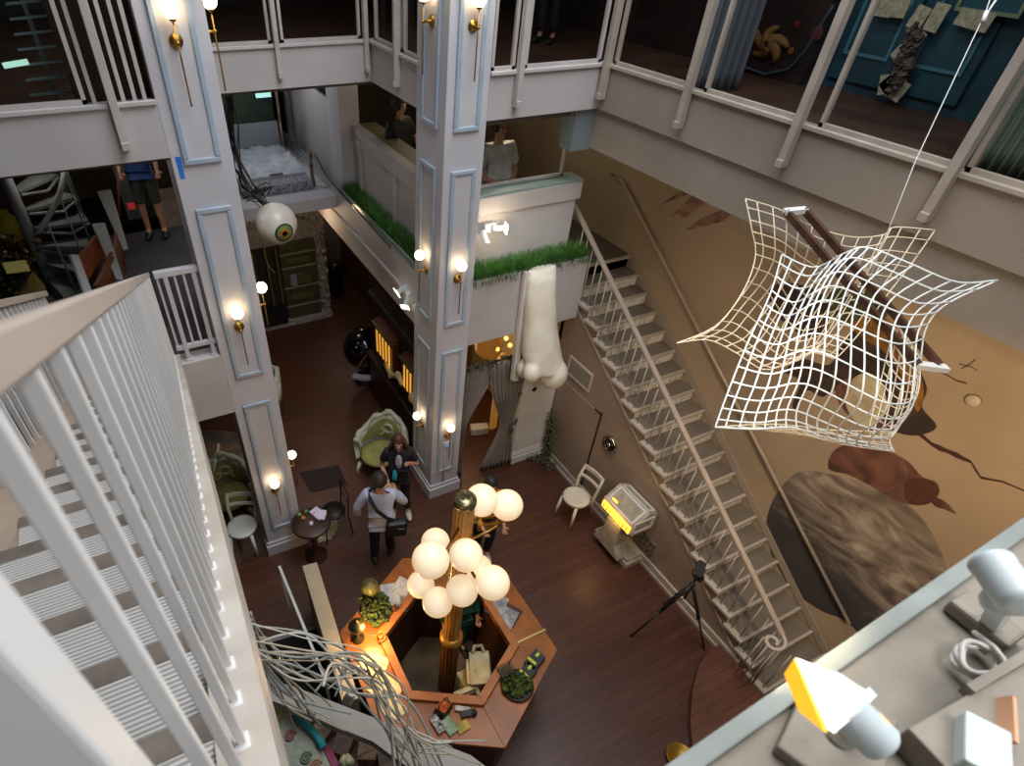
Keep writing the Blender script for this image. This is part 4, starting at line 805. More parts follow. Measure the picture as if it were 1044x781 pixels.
for sx, sy in ((-1, -1), (1, -1), (-1, 1), (1, 1)):
    mb = MB(); mb.tube([(1.30 + sx * .16, 5.36 + sy * .15, .45), (1.30 + sx * .2, 5.36 + sy * .18, 0)], .011, 6); obj('leg', mb, BKR, t)
mb = MB(); mb.tube([(1.46, 5.21, .45), (1.49, 5.20, .85), (1.49, 5.52, .85), (1.46, 5.51, .45)], .011, 6); mb.tube([(1.48, 5.21, .65), (1.48, 5.51, .65)], .009, 6); obj('back_frame', mb, BKR, t)
mb = MB(); mb.lathe([(.17, .44), (.17, .455), (.001, .455)], (1.30, 5.36, 0), 24); obj('seat', mb, BKR, t)
c = at(326, 538, Z=.01); mb = MB(); poly = []
for i in range(40):
    a = 2 * PI * i / 40; r = .25 * (1 + .13 * math.sin(i * PI / 1.0 + .5) + .05 * math.sin(3 * a)); poly.append((c.x + r * math.cos(a) * 1.1, c.y + r * math.sin(a)))
t = thing('hide_mat', 'white jagged edged mat with an orange shape on the floor by the round table', 'mat', tuple(c)); mb.prism(poly, .008, (0, 0, .001)); obj('hide', mb, mat('off_white_hide', 'cfc8b0', .9, c2='8c8568', scale=12, lo=.3, hi=.5), t)
mb = MB(); mb.obox(at(322, 533, Z=.012), (.2, .06, .006), (0, 0, .9)); mb.obox(at(328, 530, Z=.012), (.06, .15, .006), (0, 0, .5)); mb.obox(at(316, 540, Z=.012), (.12, .06, .006), (0, 0, .1)); obj('orange_shape', mb, mat('mat_orange', 'b8741c', .8), t)
for k, (x0, y0, x1, y1) in enumerate(((300, 470, 0, 0),)):
    P = [at(*q, Z=.004) for q in ((305, 482), (345, 474), (354, 494), (317, 502))]; mb = MB(); mb.prism([tuple(v[:2]) for v in P], .006, (0, 0, .001)); tag(obj('door_mat', mb, mat('dark_doormat', '33241e', .9, c2='281c18', scale=60)), 'flat dark rectangular mat on the wooden floor near the round table', 'mat')
# podium display against the stair wall
PODM = mat('podium_ivory', 'b0a694', .5, c2='94897a', scale=9, bump=.25, bscale=18)
t = thing('display_podium', 'carved ivory podium with an amber lit sloping case against the stair wall', 'podium', (4.89, 3.35, 0))
mb = MB(); mb.box(4.74, 5.04, 3.0, 3.7, .0, .1); mb.box(4.77, 5.03, 3.04, 3.66, .1, .15); obj('base', mb, PODM, t, bevel=.008)
mb = MB(); mb.prism([(-.26, .15), (.26, .15), (.14, .35), (.13, .72), (-.13, .72), (-.14, .35)], -.18, (4.8, 3.35, 0), (0, 1, 0), (0, 0, 1)); obj('pedestal', mb, PODM, t, bevel=.008)
mb = MB(); prof = [(4.66, .72), (4.62, .78), (4.64, .92), (4.86, 1.1), (5.03, 1.02), (5.03, .72)]
mb.prism([(y - 4.86, z) for y, z in prof], .6, (4.86, 3.65, 0), (1, 0, 0), (0, 0, 1)); 
obj('case', mb, PODM, t, bevel=.008)
mb = MB(); mb.add([(4.612, 3.62, .79), (4.612, 3.08, .79), (4.632, 3.08, .90), (4.632, 3.62, .90)], [(0, 1, 2, 3)]); mb.box(4.606, 4.63, 3.08, 3.62, .785, .895)
AMB2 = mat('amber_glow', 'ffb23c', .4, emit=3.2, ec='ffa534'); obj('lit_strip', mb, AMB2, t)
ADK = mat('amber_dark', 'b0752c', .5, emit=.6, ec='c88030')
for i in range(8): mb = MB(); mb.box(4.600, 4.612, 3.12 + .065 * i, 3.135 + .065 * i, .80, .88); obj('letter_stroke', mb, ADK, t)
mb = MB(); mb.frame(.34, .22, .03, .012, (4.80, 3.048, .9), (1, 0, 0), (0, 0, 1)); mb.frame(.5, .26, .025, .012, (4.75, 3.35, 1.01), (0, -1, 0), (.77, 0, .64)); mb.frame(.5, .16, .02, .012, (4.945, 3.35, 1.06), (0, -1, 0), (.9, 0, -.42)); obj('moulding', mb, BRIGHT, t)
mb = MB(); mb.box(4.68, 4.7, 3.12, 3.58, .74, .745); mb.add([(4.68, 3.55, .965), (4.68, 3.45, .965), (4.70, 3.45, .982), (4.70, 3.55, .982)], [(0, 1, 2, 3)]); obj('amber_light', mb, AMB2, t)
point('podium_glow', (4.5, 3.35, .85), 3.5, (1, .6, .2), .06)
# tripod
TRB = mat('tripod_black', '17181a', .45)
tp = thing('camera_tripod', 'black camera tripod standing at the foot of the long staircase', 'tripod', tuple(at(692, 650, Z=0)))
A, B_, C_ = at(643, 649, Z=0), at(718, 662, Z=0), at(705, 640, Z=.0); C_ = Vector((4.86, 2.35, .0)); hub = Vector(((A.x + B_.x + C_.x) / 3 + .02, (A.y + B_.y + C_.y) / 3, 1.02)); hub = at(706, 596, Z=1.05)
for e in (A, B_, C_):
    mb = MB(); m_ = hub.lerp(e, .5); mb.tube([hub, m_], .021, 8); mb.tube([m_, e], .013, 8); mb.ball(m_, .028, 10, 6); mb.ball(e, .014, 8, 6); obj('leg', mb, TRB, tp)
mb = MB(); mb.tube([hub - Vector((0, 0, .3)), hub + Vector((0, 0, .18))], .013, 8); mb.ball(hub, .035, 12, 8)
for e in (A, B_, C_): mb.tube([hub - Vector((0, 0, .28)), hub.lerp(e, .38)], .005, 5)
obj('centre_column', mb, TRB, tp)
mb = MB(); mb.obox(hub + Vector((0, 0, .2)), (.09, .13, .08), (0, .3, -.6)); mb.tube([hub + Vector((0, 0, .17)), hub + Vector((-.22, -.08, .06))], .008, 6); mb.obox(hub + Vector((.03, .03, .25)), (.2, .09, .05), (.2, -.3, .5)); obj('pan_head', mb, TRB, tp, bevel=.004)
# fittings on the stair wall
P = [at(*q, X=5.045) for q in ((578, 361), (604, 373), (607, 399), (580, 385))]
t = thing('wall_vent', 'long framed air vent high on the wall under the stairs', 'vent', tuple(P[3])); VG = mat('vent_grey', '8d8376', .6)
y0, y1, z0, z1 = 4.78, 5.32, 1.78, 2.1
mb = MB(); mb.frame(y1 - y0, z1 - z0, .035, .02, (5.045, (y0 + y1) / 2, (z0 + z1) / 2), (0, -1, 0), (0, 0, 1)); obj('frame', mb, mat('vent_frame', 'c0b4a4', .5), t, bevel=.003)
mb = MB(); mb.box(5.035, 5.045, y0 + .03, y1 - .03, z0 + .03, z1 - .03)
for i in range(9): mb.box(5.028, 5.036, y0 + .03, y1 - .03, z0 + .045 + i * .026, z0 + .052 + i * .026)
obj('louvres', mb, VG, t)
mb = MB(); mb.box(5.035, 5.05, 4.46, 5.5, .16, 1.62); struct('door_1', mb, TAUPE); mb = MB(); mb.box(5.030, 5.05, 4.445, 4.46, .16, 1.66); mb.box(5.03, 5.05, 4.46, 4.6, 1.62, 1.632); struct('door_gap', mb, mat('gap_black', '0c0a08', .9), bpy.data.objects['door_1'])
c = at(622, 453, X=5.04); t = thing('porthole_mirror', 'round chrome porthole fitting on the wall under the stairs', 'porthole', tuple(c)); RX = Matrix.Rotation(-PI / 2, 3, 'Y'); CHR = mat('chrome', 'b8b0a6', .15, 1)
mb = MB(); mb.lathe([(.13, 0), (.135, .02), (.115, .035), (.095, .03), (.09, .012)], c, 36, RX); obj('rim', mb, CHR, t)
mb = MB(); mb.lathe([(.09, .012), (.05, .014), (.001, .014)], c, 30, RX); obj('dark_glass', mb, mat('dark_glass', '241c18', .1, .5), t)
mb = MB(); mb.lathe([(.04, .014), (.035, .04), (.001, .045)], c, 20, RX); obj('hub', mb, CHR, t)
for i in range(3):
    a = i * 2 * PI / 3 + .5; mb = MB(); mb.bar(c + Vector((-.025, .03 * math.cos(a), .03 * math.sin(a))), c + Vector((-.025, .1 * math.cos(a), .1 * math.sin(a))), .02, .01); obj('spoke', mb, CHR, t)
c = at(657, 553, X=5.04); t = thing('fretwork_vent', 'dark fretwork vent low on the stair wall beside the podium', 'vent', tuple(c)); mb = MB(); mb.box(5.03, 5.05, c.y - .17, c.y + .17, c.z - .14, c.z + .14)
m_ = mat('fret', '8a7b68', .7); N, K, b = nodes(m_); v = N.new('ShaderNodeTexVoronoi'); v.inputs['Scale'].default_value = 28; tc = N.new('ShaderNodeTexCoord'); K.new(tc.outputs['Object'], v.inputs[0]); r = N.new('ShaderNodeValToRGB'); r.color_ramp.interpolation = 'CONSTANT'; r.color_ramp.elements[0].color = L('1a1410'); r.color_ramp.elements[1].position = .42; r.color_ramp.elements[1].color = L('7a6c5a'); K.new(v.outputs[0], r.inputs[0]); K.new(r.outputs[0], b.inputs['Base Color']); obj('fretwork', mb, m_, t)
# ================================================================== NOSE, EYE, PLANTERS
NOSEM = mat('nose_plaster', 'eee8da', .5, c2='ddd5c3', scale=4, bump=.1, bscale=20)
def remeshed(name, mb, m, parent=None, vox=.02, it=6):
    o = obj(name, mb, m, parent); r = o.modifiers.new('r', 'REMESH'); r.mode = 'VOXEL'; r.voxel_size = vox; r.use_smooth_shade = True
    s_ = o.modifiers.new('sm', 'SMOOTH'); s_.factor = .6; s_.iterations = it; return o
mb = MB()
sec = [(553, 272, .21, .07, 5.30), (552.5, 282, .21, .12, 5.26), (551, 310, .22, .16, 5.2), (551, 335, .24, .19, 5.15), (552, 358, .285, .22, 5.1), (555, 374, .29, .24, 5.06)]
vs = []; n = 20
for (x, y, rx, ry, Y) in sec:
    c = at(x, y, Y=Y)
    for i in range(n): a = 2 * PI * i / n; vs.append(c + Vector((rx * math.cos(a), ry * math.sin(a), 0)))
k = len(sec); mb.add(vs, [(j * n + i, j * n + (i + 1) % n, (j + 1) * n + (i + 1) % n, (j + 1) * n + i) for j in range(k - 1) for i in range(n)] + [tuple(range(n))[::-1], tuple((k - 1) * n + i for i in range(n))])
mb.ball(at(564, 381, Y=4.98), .20, 20, 14, (1, 1, 1.15)); mb.ball(at(542, 380, Y=4.98), .125, 20, 14, (.95, 1, 1.25)); mb.ball(at(536, 376, Y=5.15), .13, 16, 10, (1, 1, 1.2))

tag(remeshed('nose_sculpture', mb, NOSEM, None, .022, 10), 'giant cream plaster nose hanging down from the front grass planter', 'sculpture')
mb = MB(); P_ = [at(533, 276, Y=5.33), at(538, 276, Y=5.33), at(526, 386, Y=5.33), at(520, 386, Y=5.33)]; mb.add(P_ + [p + Vector((0, -.06, 0)) for p in P_], [(0, 1, 2, 3), (7, 6, 5, 4), (0, 4, 5, 1), (1, 5, 6, 2), (2, 6, 7, 3), (3, 7, 4, 0)]); tag(obj('backing_board', mb, BRIGHT), 'thin white board edge running down the left side of the giant nose', 'board')
e = at(282, 228, Y=7.3); RE = .257
t = thing('eyeball_sculpture', 'giant hanging white eyeball with a green and amber iris below the bed platform', 'sculpture', tuple(e))
mb = MB(); mb.ball(e, RE, 36, 24); obj('eyeball', mb, mat('eyeball_white', 'dcd6cc', .3, c2='d0c4b8', scale=6), t)
u_ = -ray(282, 228).normalized(); r_ = (RC @ Vector((1, 0, 0))); r_ = (r_ - u_ * r_.dot(u_)).normalized(); g = (r_ * .36 - u_.cross(r_) * .46 + u_ * .8).normalized(); q = g.to_track_quat('Z', 'Y').to_matrix()
def cap(r, a0, a1, k=8): return [(r * math.sin(a0 + (a1 - a0) * i / k), r * math.cos(a0 + (a1 - a0) * i / k)) for i in range(k + 1)]
for nm, a0, a1, dr, m in (('iris_rim', .40, .49, .002, mat('iris_rim', '2a3f38', .3)), ('iris', .15, .40, .003, mat('iris_green', '4f6e4a', .3, c2='7a8c4c', scale=14)), ('inner_iris', .13, .24, .005, mat('iris_amber', 'b8782c', .3)), ('pupil', 0.001, .14, .006, mat('pupil', '120c0a', .15))):
    mb = MB(); mb.lathe(cap(RE + dr, a0, a1), e, 32, q); obj(nm, mb, m, t)
CBL = mat('black_cable', '14120f', .5); 
t2 = thing('cable_bundle', 'bundle of dark cables dropping from the ceiling to the giant eyeball', 'cables', tuple(at(236, 100, Y=9.2)))
random.seed(3)
for k in range(9):
    p0 = at(232 + random.uniform(-5, 6), 96, Y=9.2); pts = [p0]
    for (x, y, Y) in ((236, 125, 9.2), (240, 160, 8.9), (250, 185, 8.4), (262, 200, 7.9), (274, 212, 7.45)): pts.append(at(x + random.uniform(-7, 7), y + random.uniform(-4, 4), Y=Y + random.uniform(-.1, .1)))
    mb = MB(); mb.tube([Vector(crom([tuple(v) for v in pts], i / 24)) for i in range(25)], random.choice([.008, .012, .016, .02]), 6); obj('cable', mb, CBL if k % 3 else mat('brown_cable_%d' % k, '5a4638', .5), t2)
for k in range(8):
    p0 = at(262 + random.uniform(-8, 8), 200 + random.uniform(-8, 6), Y=8.0); a = random.random() * 6; mb = MB(); pts = [p0 + Vector((.12 * math.cos(a + i * .7), .1 * math.sin(a + i * .7), .05 * math.sin(i))) for i in range(9)]
    mb.tube(pts, .007, 5); obj('cable_loop', mb, CBL, t2)
mb = MB(); mb.tube([at(269, 247, Y=7.6), at(270, 262, Y=7.8), at(275, 273, Y=8.0), at(280, 278, Y=8.0)], .008, 6); tag(obj('green_cord', mb, mat('green_cord', '7fa050', .5)), 'short pale green cord dangling under the giant eyeball', 'cord')
def grass(name, x0, x1, y0, y1, z, n, label, seed):
    rnd = random.Random(seed); mb = MB(); vs = []; fs = []
    for _ in range(n):
        x, y = rnd.uniform(x0, x1), rnd.uniform(y0, y1); h = rnd.uniform(.16, .36); a = rnd.random() * 2 * PI; w = rnd.uniform(.004, .007); lean = rnd.uniform(.03, .2)
        dx, dy = math.cos(a), math.sin(a); b = len(vs)
        for f in (0, .5, 1):
            c = Vector((x + dx * lean * f * f, y + dy * lean * f * f, z + h * (f - .15 * f * f))); ww = w * (1 - .85 * f); vs += [c + Vector((-dy * ww, dx * ww, 0)), c - Vector((-dy * ww, dx * ww, 0))]
        fs += [(b, b + 1, b + 3, b + 2), (b + 2, b + 3, b + 5, b + 4)]
    mb.add(vs, fs, True); o = obj(name, mb, mat('grass_blades_%d' % seed, '2c5a1e', .6, c2='568a34', scale=9)); return tag(o, label, 'grass', None, 'stuff')
grass('grass', 3.31, 5.0, 5.36, 5.62, 3.48, 7000, 'bright green artificial grass in the front planter above the nose', 1)
grass('grass', 2.92, 3.12, 6.02, 8.78, 3.46, 8500, 'dark green artificial grass in the long side planter', 2)
mb = MB(); mb.box(2.865, 2.875, 6.0, 11.9, 3.53, 3.62); mb.box(2.86, 2.88, 6.0, 11.9, 3.62, 3.635); tag(obj('glass_rail', mb, mat('glass_rail', 'b9c4cc', .15, alpha=.55)), 'thin clear upstand with a metal edge along the side planter', 'railing')
def small_spots(name, x, y, Y=None, X=None, label='', dirs=()):
    c = at(x, y, Y=Y, X=X); t = thing(name, label, 'spotlight', tuple(c), 'small white twin spotlights'); 
    mb = MB(); mb.obox(c, (.14, .05, .1) if Y else (.05, .14, .1)); obj('mount', mb, FIX, t, bevel=.004)
    for k, (o_, dv, hot) in enumerate(dirs):
        p = c + Vector(o_); q = Vector(dv).normalized().to_track_quat('Z', 'Y').to_matrix()
        mb = MB(); mb.lathe([(.001, -.09), (.035, -.09), (.035, .05), (.038, .05), (.038, .07), (.033, .07), (.031, .03), (.001, .03)], p, 18, q); obj('lamp_head', mb, FIX, t)
        if hot: mb = MB(); mb.lathe([(.03, .05), (.001, .05)], p, 16, q); obj('lens', mb, HOT, t); mb = MB(); mb.frame(.11, .11, .02, .01, p + q @ Vector((0, 0, .075)), q @ Vector((1, 0, 0)), q @ Vector((0, 1, 0))); obj('barn_door', mb, HOT, t)
    return t
small_spots('twin_spotlight', 499, 232, Y=5.56, label='white twin spotlight fixed to the parapet above the front grass, one lamp lit', dirs=(((.1, -.06, 0), (1, -.2, -.1), 1), ((-.1, -.08, -.08), (.2, -.5, -.8), 0)))
small_spots('twin_spotlight', 417, 299, X=2.86, label='white twin spotlight under the side planter left of the middle pillar, both lamps lit', dirs=(((-.06, .1, .02), (-.8, .1, -.5), 1), ((-.06, -.06, -.08), (-.6, -.6, -.6), 1)))
point('planter_glow', at(512, 234, Y=5.35), 5, (1, .8, .55), .05)
# ================================================================== BED ALCOVE
SHT = mat('bed_sheet', 'd8dde4', .8, c2='b4bbc6', scale=5, bump=.6, bscale=6)
bd = thing('display_bed', 'white rumpled bed with a slim canopy frame on the alcove platform', 'bed', (2.0, 10.2, 3.44))
mb = MB(); n = 24; vs = []
for j in range(n + 1):
    for i in range(n + 1):
        x, y = 1.2 + 1.42 * i / n, 9.75 + 1.5 * j / n; vs.append((x, y, 3.62 + .035 * math.sin(i * .9 + j * .5) * math.sin(j * .8 - i * .3) + .02 * math.sin(i * 2.3 + j)))
mb.add(vs, [(j * (n + 1) + i, j * (n + 1) + i + 1, (j + 1) * (n + 1) + i + 1, (j + 1) * (n + 1) + i) for j in range(n) for i in range(n)], True); obj('sheet', mb, SHT, bd)
mb = MB(); mb.box(1.2, 2.62, 9.75, 11.25, 3.46, 3.61); obj('mattress', mb, SHT, bd, bevel=.02)
mb = MB(); mb.box(1.2, 2.62, 11.3, 11.38, 3.44, 4.0); obj('headboard', mb, mat('bed_grey', '8f959c', .6), bd, bevel=.01)
mb = MB(); mb.box(1.5, 2.62, 9.42, 9.7, 3.44, 3.58); obj('foot_box', mb, mat('foot_box_paint', 'a9a9b0', .6, c2='6e6c78', scale=22, lo=.5, hi=.56), bd, bevel=.01)
POST = mat('carved_post', '9a8274', .6, c2='6e584c', scale=10)
for x, y in ((1.22, 11.2), (2.64, 11.2), (2.66, 9.55)):
    zt = 4.95 if y > 10 else 3.95; mb = MB(); mb.lathe([(.04, 3.44), (.045, 3.5), (.025, 3.56), (.03, 3.8), (.022, 4.0), (.03, zt - .2), (.02, zt - .1), (.05, zt)], (x, y, 0), 12); obj('post', mb, POST, bd)
mb = MB(); mb.box(1.15, 2.7, 11.15, 11.24, 4.93, 5.02); obj('canopy_rail', mb, POST, bd, bevel=.01)
mb = MB(); mb.box(1.25, 2.6, 11.42, 11.5, 3.9, 4.95); tag(obj('dark_window_panel', mb, mat('dark_green_glass', '26302b', .15, c2='39443a', scale=2)), 'dark greenish glass panel behind the canopy bed', 'window panel')
mb = MB(); mb.tube([(2.72, 9.5, 3.95), (2.74, 9.0, 3.75), (2.78, 6.6, 3.62)], .012, 6); tag(obj('black_pole', mb, CBL), 'thin black pole along the top of the side planter', 'pole')
# small window beyond the column
mb = MB(); mb.box(2.96, 3.0, 9.4, 12.0, 4.78, 5.38); struct('window_13', mb, mat('alcove_window', '1c201e', .15))
# ================================================================== ARCH WALL AND OLIVE DOOR
mb = MB(); mb.box(1.35, 2.25, 11.2, 11.26, .12, 1.75); struct('door_2', mb, mat('arch_dark', '2a2320', .7))
PL = mat('white_rough_plaster', 'b5b0ac', .85, c2='8e8781', scale=14, bump=.8, bscale=16)
mb = MB()
for i in range(60):
    z = i * .042; mb.obox((3.13 + .03 * math.sin(i * 1.3), 11.22, z), (.16 + .04 * math.sin(i * 2.1), .14, .07), (0, i * .9, i * .5))
for i in range(20):
    a = i / 19 * PI; mb.obox((2.2 + .95 * math.cos(a), 11.2, 2.05 + .35 * math.sin(a)), (.16, .12, .14), (0, a, a))
mb.box(.8, 3.2, 11.0, 11.25, 0, .12); struct('trim_arch', mb, PL)
OLV = mat('olive_padding', '4b4a2c', .7, c2='3c3a24', scale=7, bump=.4, bscale=14)
t = thing('olive_hatch', 'olive green padded metal door with pale straps leaning in the plaster arch', 'door panel', (2.62, 11.15, 0))
mb = MB(); mb.obox((2.62, 11.12, .93), (.74, .08, 1.82)); obj('panel', mb, OLV, t, bevel=.03)
for z in (.42, .85, 1.3, 1.6):
    mb = MB(); mb.box(2.24, 3.0, 11.06, 11.08, z - .015, z + .015); obj('strap', mb, mat('strap_%d' % int(z * 100), '8f8c78', .5), t)
for (x, z, w_, h_) in ((2.62, 1.05, .16, .24), (2.46, 1.02, .14, .26), (2.75, .98, .12, .2), (2.6, .62, .5, .12), (2.6, 1.45, .5, .1)):
    mb = MB(); mb.obox((x, 11.06, z), (w_, .05, h_)); obj('pocket', mb, mat('pocket_%d' % int(x * 100), '565433' if x > 2.5 else '8b8f96', .7), t, bevel=.01)
t = thing('bar_screen', 'dark barred screen with golden posts left of the olive hatch', 'screen', (1.8, 11.1, 0))
for x in (1.4, 1.72, 1.98, 2.18):
    mb = MB(); mb.box(x - .015, x + .015, 11.08, 11.12, .15, 1.75); obj('bar', mb, mat('golden_bar_%d' % int(x * 100), '6e5a34', .5), t)
mb = MB(); mb.box(1.35, 2.2, 10.95, 11.12, .12, .5); obj('black_box', mb, mat('black_lower', '121214', .5), t)
# corridor right of the arch
mb = MB(); mb.box(3.2, 3.26, 11.3, 13.4, 0, 2.7); struct('wall_corridor_left', mb, PL); mb = MB(); mb.box(3.3, 4.1, 12.9, 13.0, 0, 2.7); struct('wall_corridor', mb, mat('corridor_grey', '77706c', .7))
mb = MB(); mb.box(4.1, 4.2, 11.0, 13.0, 0, 2.7); struct('door_3', mb, mat('corridor_wood', '4a2e20', .5))
mb = MB(); mb.lathe([(.14, 0), (.16, .02), (.17, .75), (.14, .8), (.001, .82)], (3.62, 11.9, 0), 20); tag(obj('litter_bin', mb, mat('bin_black', '141414', .4)), 'tall black bin in the corridor beyond the plaster arch', 'bin')
# ================================================================== BAR UNDER THE SIDE PLANTER
BARW = mat('bar_dark_wood', '2c1510', .45, c2='1f0e0b', scale=4); LIT = mat('lit_slots', 'ffcf70', .4, emit=.8, ec='ffb040')
mb = MB(); mb.box(3.05, 3.2, 6.0, 8.2, 0, 2.74); struct('wall_bar', mb, BARW)
br = thing('mail_cabinet', 'dark wooden cabinet with amber lit pigeonholes and carved shelves left of the middle pillar', 'cabinet', (3.0, 7.1, 0))
mb = MB(); mb.box(2.96, 3.05, 6.05, 8.1, .0, .95); obj('base_cabinet', mb, BARW, br, bevel=.006)
mb = MB(); mb.box(2.9, 3.05, 6.05, 8.1, .95, 1.0); obj('ledge', mb, BARW, br, bevel=.006)
mb = MB(); mb.box(2.98, 3.05, 6.05, 8.1, 2.1, 2.2); obj('upper_rail', mb, BARW, br, bevel=.006)
SCR = mat('bronze_screen', '5a4a30', .4, .4)
for (ya, yb, za) in ((6.95, 7.7, 1.28), (6.15, 6.6, 1.30)):
    mb = MB(); mb.box(2.93, 3.05, ya, yb, za - .05, za + .62); f = obj('case', mb, mat('case_brown_%d' % int(ya * 100), '5c2e18', .5), br, bevel=.006)
    mb = MB(); mb.box(2.922, 2.935, ya + .06, yb - .06, za + .03, za + .45); obj('lit_slots', mb, LIT, f)
    n = 6 if ya > 6.5 else 4
    for i in range(n): y = ya + .06 + (yb - ya - .12) * i / (n - 1); mb = MB(); mb.tube([(2.915, y, za + .02), (2.915, y, za + .46)], .012, 6); obj('divider', mb, SCR, f)
    mb = MB(); mb.box(2.88, 3.05, ya - .03, yb + .03, za + .52, za + .58); obj('cornice', mb, SCR, f, bevel=.01)
CRS = mat('carved_cream_shelf', 'd8c69a', .5, c2='b89a64', scale=12)
for (x, y, nm, lab) in ((397, 377, 'shelf_plaque', 'small cream carved plaque under the larger lit pigeonhole case'), (407, 386, 'shell_bowl', 'golden shell shaped bowl beside the cream plaque'), (423, 409, 'shell_bracket', 'cream scalloped bracket under the smaller lit pigeonhole case')):
    c = at(x, y, X=2.9); mb = MB()
    if nm == 'shelf_plaque': mb.obox(c, (.08, .3, .06), (.3, .3, 0))
    else:
        for i in range(7): a = -1.2 + i * .4; mb.ball(c + Vector((0, .1 * math.sin(a), .06 * math.cos(a) - .02)), .05 if nm == 'shell_bowl' else .065, 10, 8, (1, .8, 1.5))
    tag(obj(nm, mb, CRS), lab, 'bracket')
c = at(372, 355, Y=8.6); t = thing('egg_chair', 'glossy black ball chair with a white lip near the dark cabinet', 'chair', (c.x, c.y, 0))
mb = MB(); mb.ball(c, .40, 30, 20, (1, 1, 1)); obj('shell', mb, mat('gloss_black', '0c0c0d', .08), t)
mb = MB(); n = 20; pts = []
for i in range(n + 1): a = -2.5 + 2.2 * i / n; pts.append(Vector((c.x + .43 * math.cos(a), c.y + .43 * math.sin(a), c.z - .33 + .04 * math.sin(a))))
for i in range(n): mb.bar(pts[i], pts[i + 1], .12, .05)
obj('white_lip', mb, mat('lip_white', 'b9b5b8', .4), t)
mb = MB(); mb.lathe([(.25, 0), (.25, .02), (.05, .04), (.04, .25)], (c.x, c.y, 0), 24); obj('foot', mb, BKR, t)
mb = MB(); mb.bar(at(363, 377, Y=8.2), at(378, 356, Y=8.15), .03, .02); tag(obj('wooden_stick', mb, mat('stick_brown', '7a4630', .5)), 'brown wooden stick leaning on the black ball chair', 'stick')
# ================================================================== DOORWAY UNDER THE NOSE
CURT = mat('taupe_drape', '8b837c', .8, c2='79716b', scale=3)
curtain('drape', 'taupe drape on the left of the doorway beside the middle pillar', ((3.32, 5.52), (3.95, 5.52)), .02, 2.15, CURT, waves=8, amp=.03, gather=(1.0, .78, .75, .04, 1))
curtain('drape', 'taupe drape tied back on the right of the doorway beside the white pilaster', ((3.78, 5.47), (4.38, 5.44)), .02, 2.2, CURT, waves=8, amp=.03, gather=(.95, .62, .6, .75))
mb = MB(); mb.tube([(4.2, 5.36, 1.0), (4.3, 5.4, .97), (4.36, 5.44, 1.0)], .02, 6); mb.ball((4.22, 5.36, .88), .035, 10, 8, (1, 1, 1.6)); tag(obj('tassel_tie', mb, mat('tie_dark', '3f3a36', .8)), 'dark tassel tie holding the right doorway drape', 'curtain tie')
t = thing('curtain_rod', 'curtain rod wrapped in dark wiry ivy above the doorway drapes', 'curtain rod', (3.85, 5.5, 2.2)); mb = MB(); mb.tube([(3.3, 5.5, 2.2), (4.4, 5.46, 2.25)], .015, 8); obj('rod', mb, BKR, t)
mb = MB(); random.seed(5)
for i in range(90): x = random.uniform(3.35, 4.4); mb.obox((x, 5.46 + random.uniform(-.05, .05), 2.22 + random.uniform(-.06, .06)), (.05, .02, .008), (random.random() * 3, random.random() * 3, random.random() * 3))
obj('ivy', mb, mat('ivy_grey', '57534a', .8), t)
mb = MB(); mb.box(4.38, 5.02, 5.45, 5.6, 0, 1.98); struct('wall_pilaster', mb, BRIGHT, bevel=.01)
mb = MB(); mb.box(4.37, 5.03, 5.43, 5.46, 0, .2); mb.box(4.37, 5.03, 5.42, 5.46, .0, .14); mb.box(4.37, 5.03, 5.44, 5.46, .2, .24); struct('baseboard_pilaster', mb, BRIGHT, bevel=.004)
for k, (x, y, l) in enumerate(((530, 402, 'small black card on the white pilaster nearer the drape'), (545, 397, 'small black card on the white pilaster under the nose tip'))):
    mb = MB(); mb.obox(at(x, y, Y=5.44), (.06, .01, .07), (0, .5, 0)); tag(obj('black_card', mb, BLK), l, 'card', 'black cards on the pilaster')
random.seed(9); t = thing('climbing_twigs', 'grey green twiggy creeper in the corner beside the white pilaster', 'plant', (5.0, 5.42, 0)); mb = MB(); mb2 = MB()
for k in range(9):
    pts = [Vector((5.0 + random.uniform(-.05, .03), 5.38 + random.uniform(-.15, .04), 0))]
    for i in range(7): pts.append(pts[-1] + Vector((random.uniform(-.05, .03) * (.5 if k < 6 else 2), random.uniform(-.04, .03) * (.5 if k < 6 else 3), random.uniform(.08, .2) if k < 6 else .01)))
    mb.tube(pts, .012, 5)
    for p in pts:
        for _ in range(3): mb2.ball(p + Vector((random.uniform(-.06, .03), random.uniform(-.1, .04), random.uniform(-.03, .06))), .02, 6, 4, (1, 1, .5))
obj('twigs', mb, mat('twig_grey', '5a544a', .8), t); obj('leaves', mb2, mat('grey_leaves', '565c48', .9), t)
mb = MB(); mb.box(3.3, 5.2, 8.0, 8.1, 0, 2.75); struct('wall_inner_room', mb, mat('amber_room_wall', '7a5a38', .8, c2='5c4028', scale=2)); 
mb = MB(); mb.box(5.05, 5.15, 5.6, 8.0, 0, 2.75); struct('wall_inner_side', mb, mat('pale_room_wall', 'b5a488', .8))
c = at(499, 350, Y=6.2); t = thing('basket_lamp', 'glowing woven basket lamp seen above the doorway drapes', 'lamp', (c.x, c.y, c.z)); mb = MB(); mb.lathe([(.05, .25), (.16, .18), (.22, 0), (.2, -.14), (.14, -.2)], c, 24); obj('woven_shade', mb, mat('woven_amber', '9c7432', .7, c2='5e4018', scale=30, stretch=(1, 1, 5), emit=.25, ec='c88030'), t)
mb = MB(); mb.tube([c + Vector((0, 0, .2)), c + Vector((0, 0, .6))], .008, 6); obj('cord', mb, BKR, t)
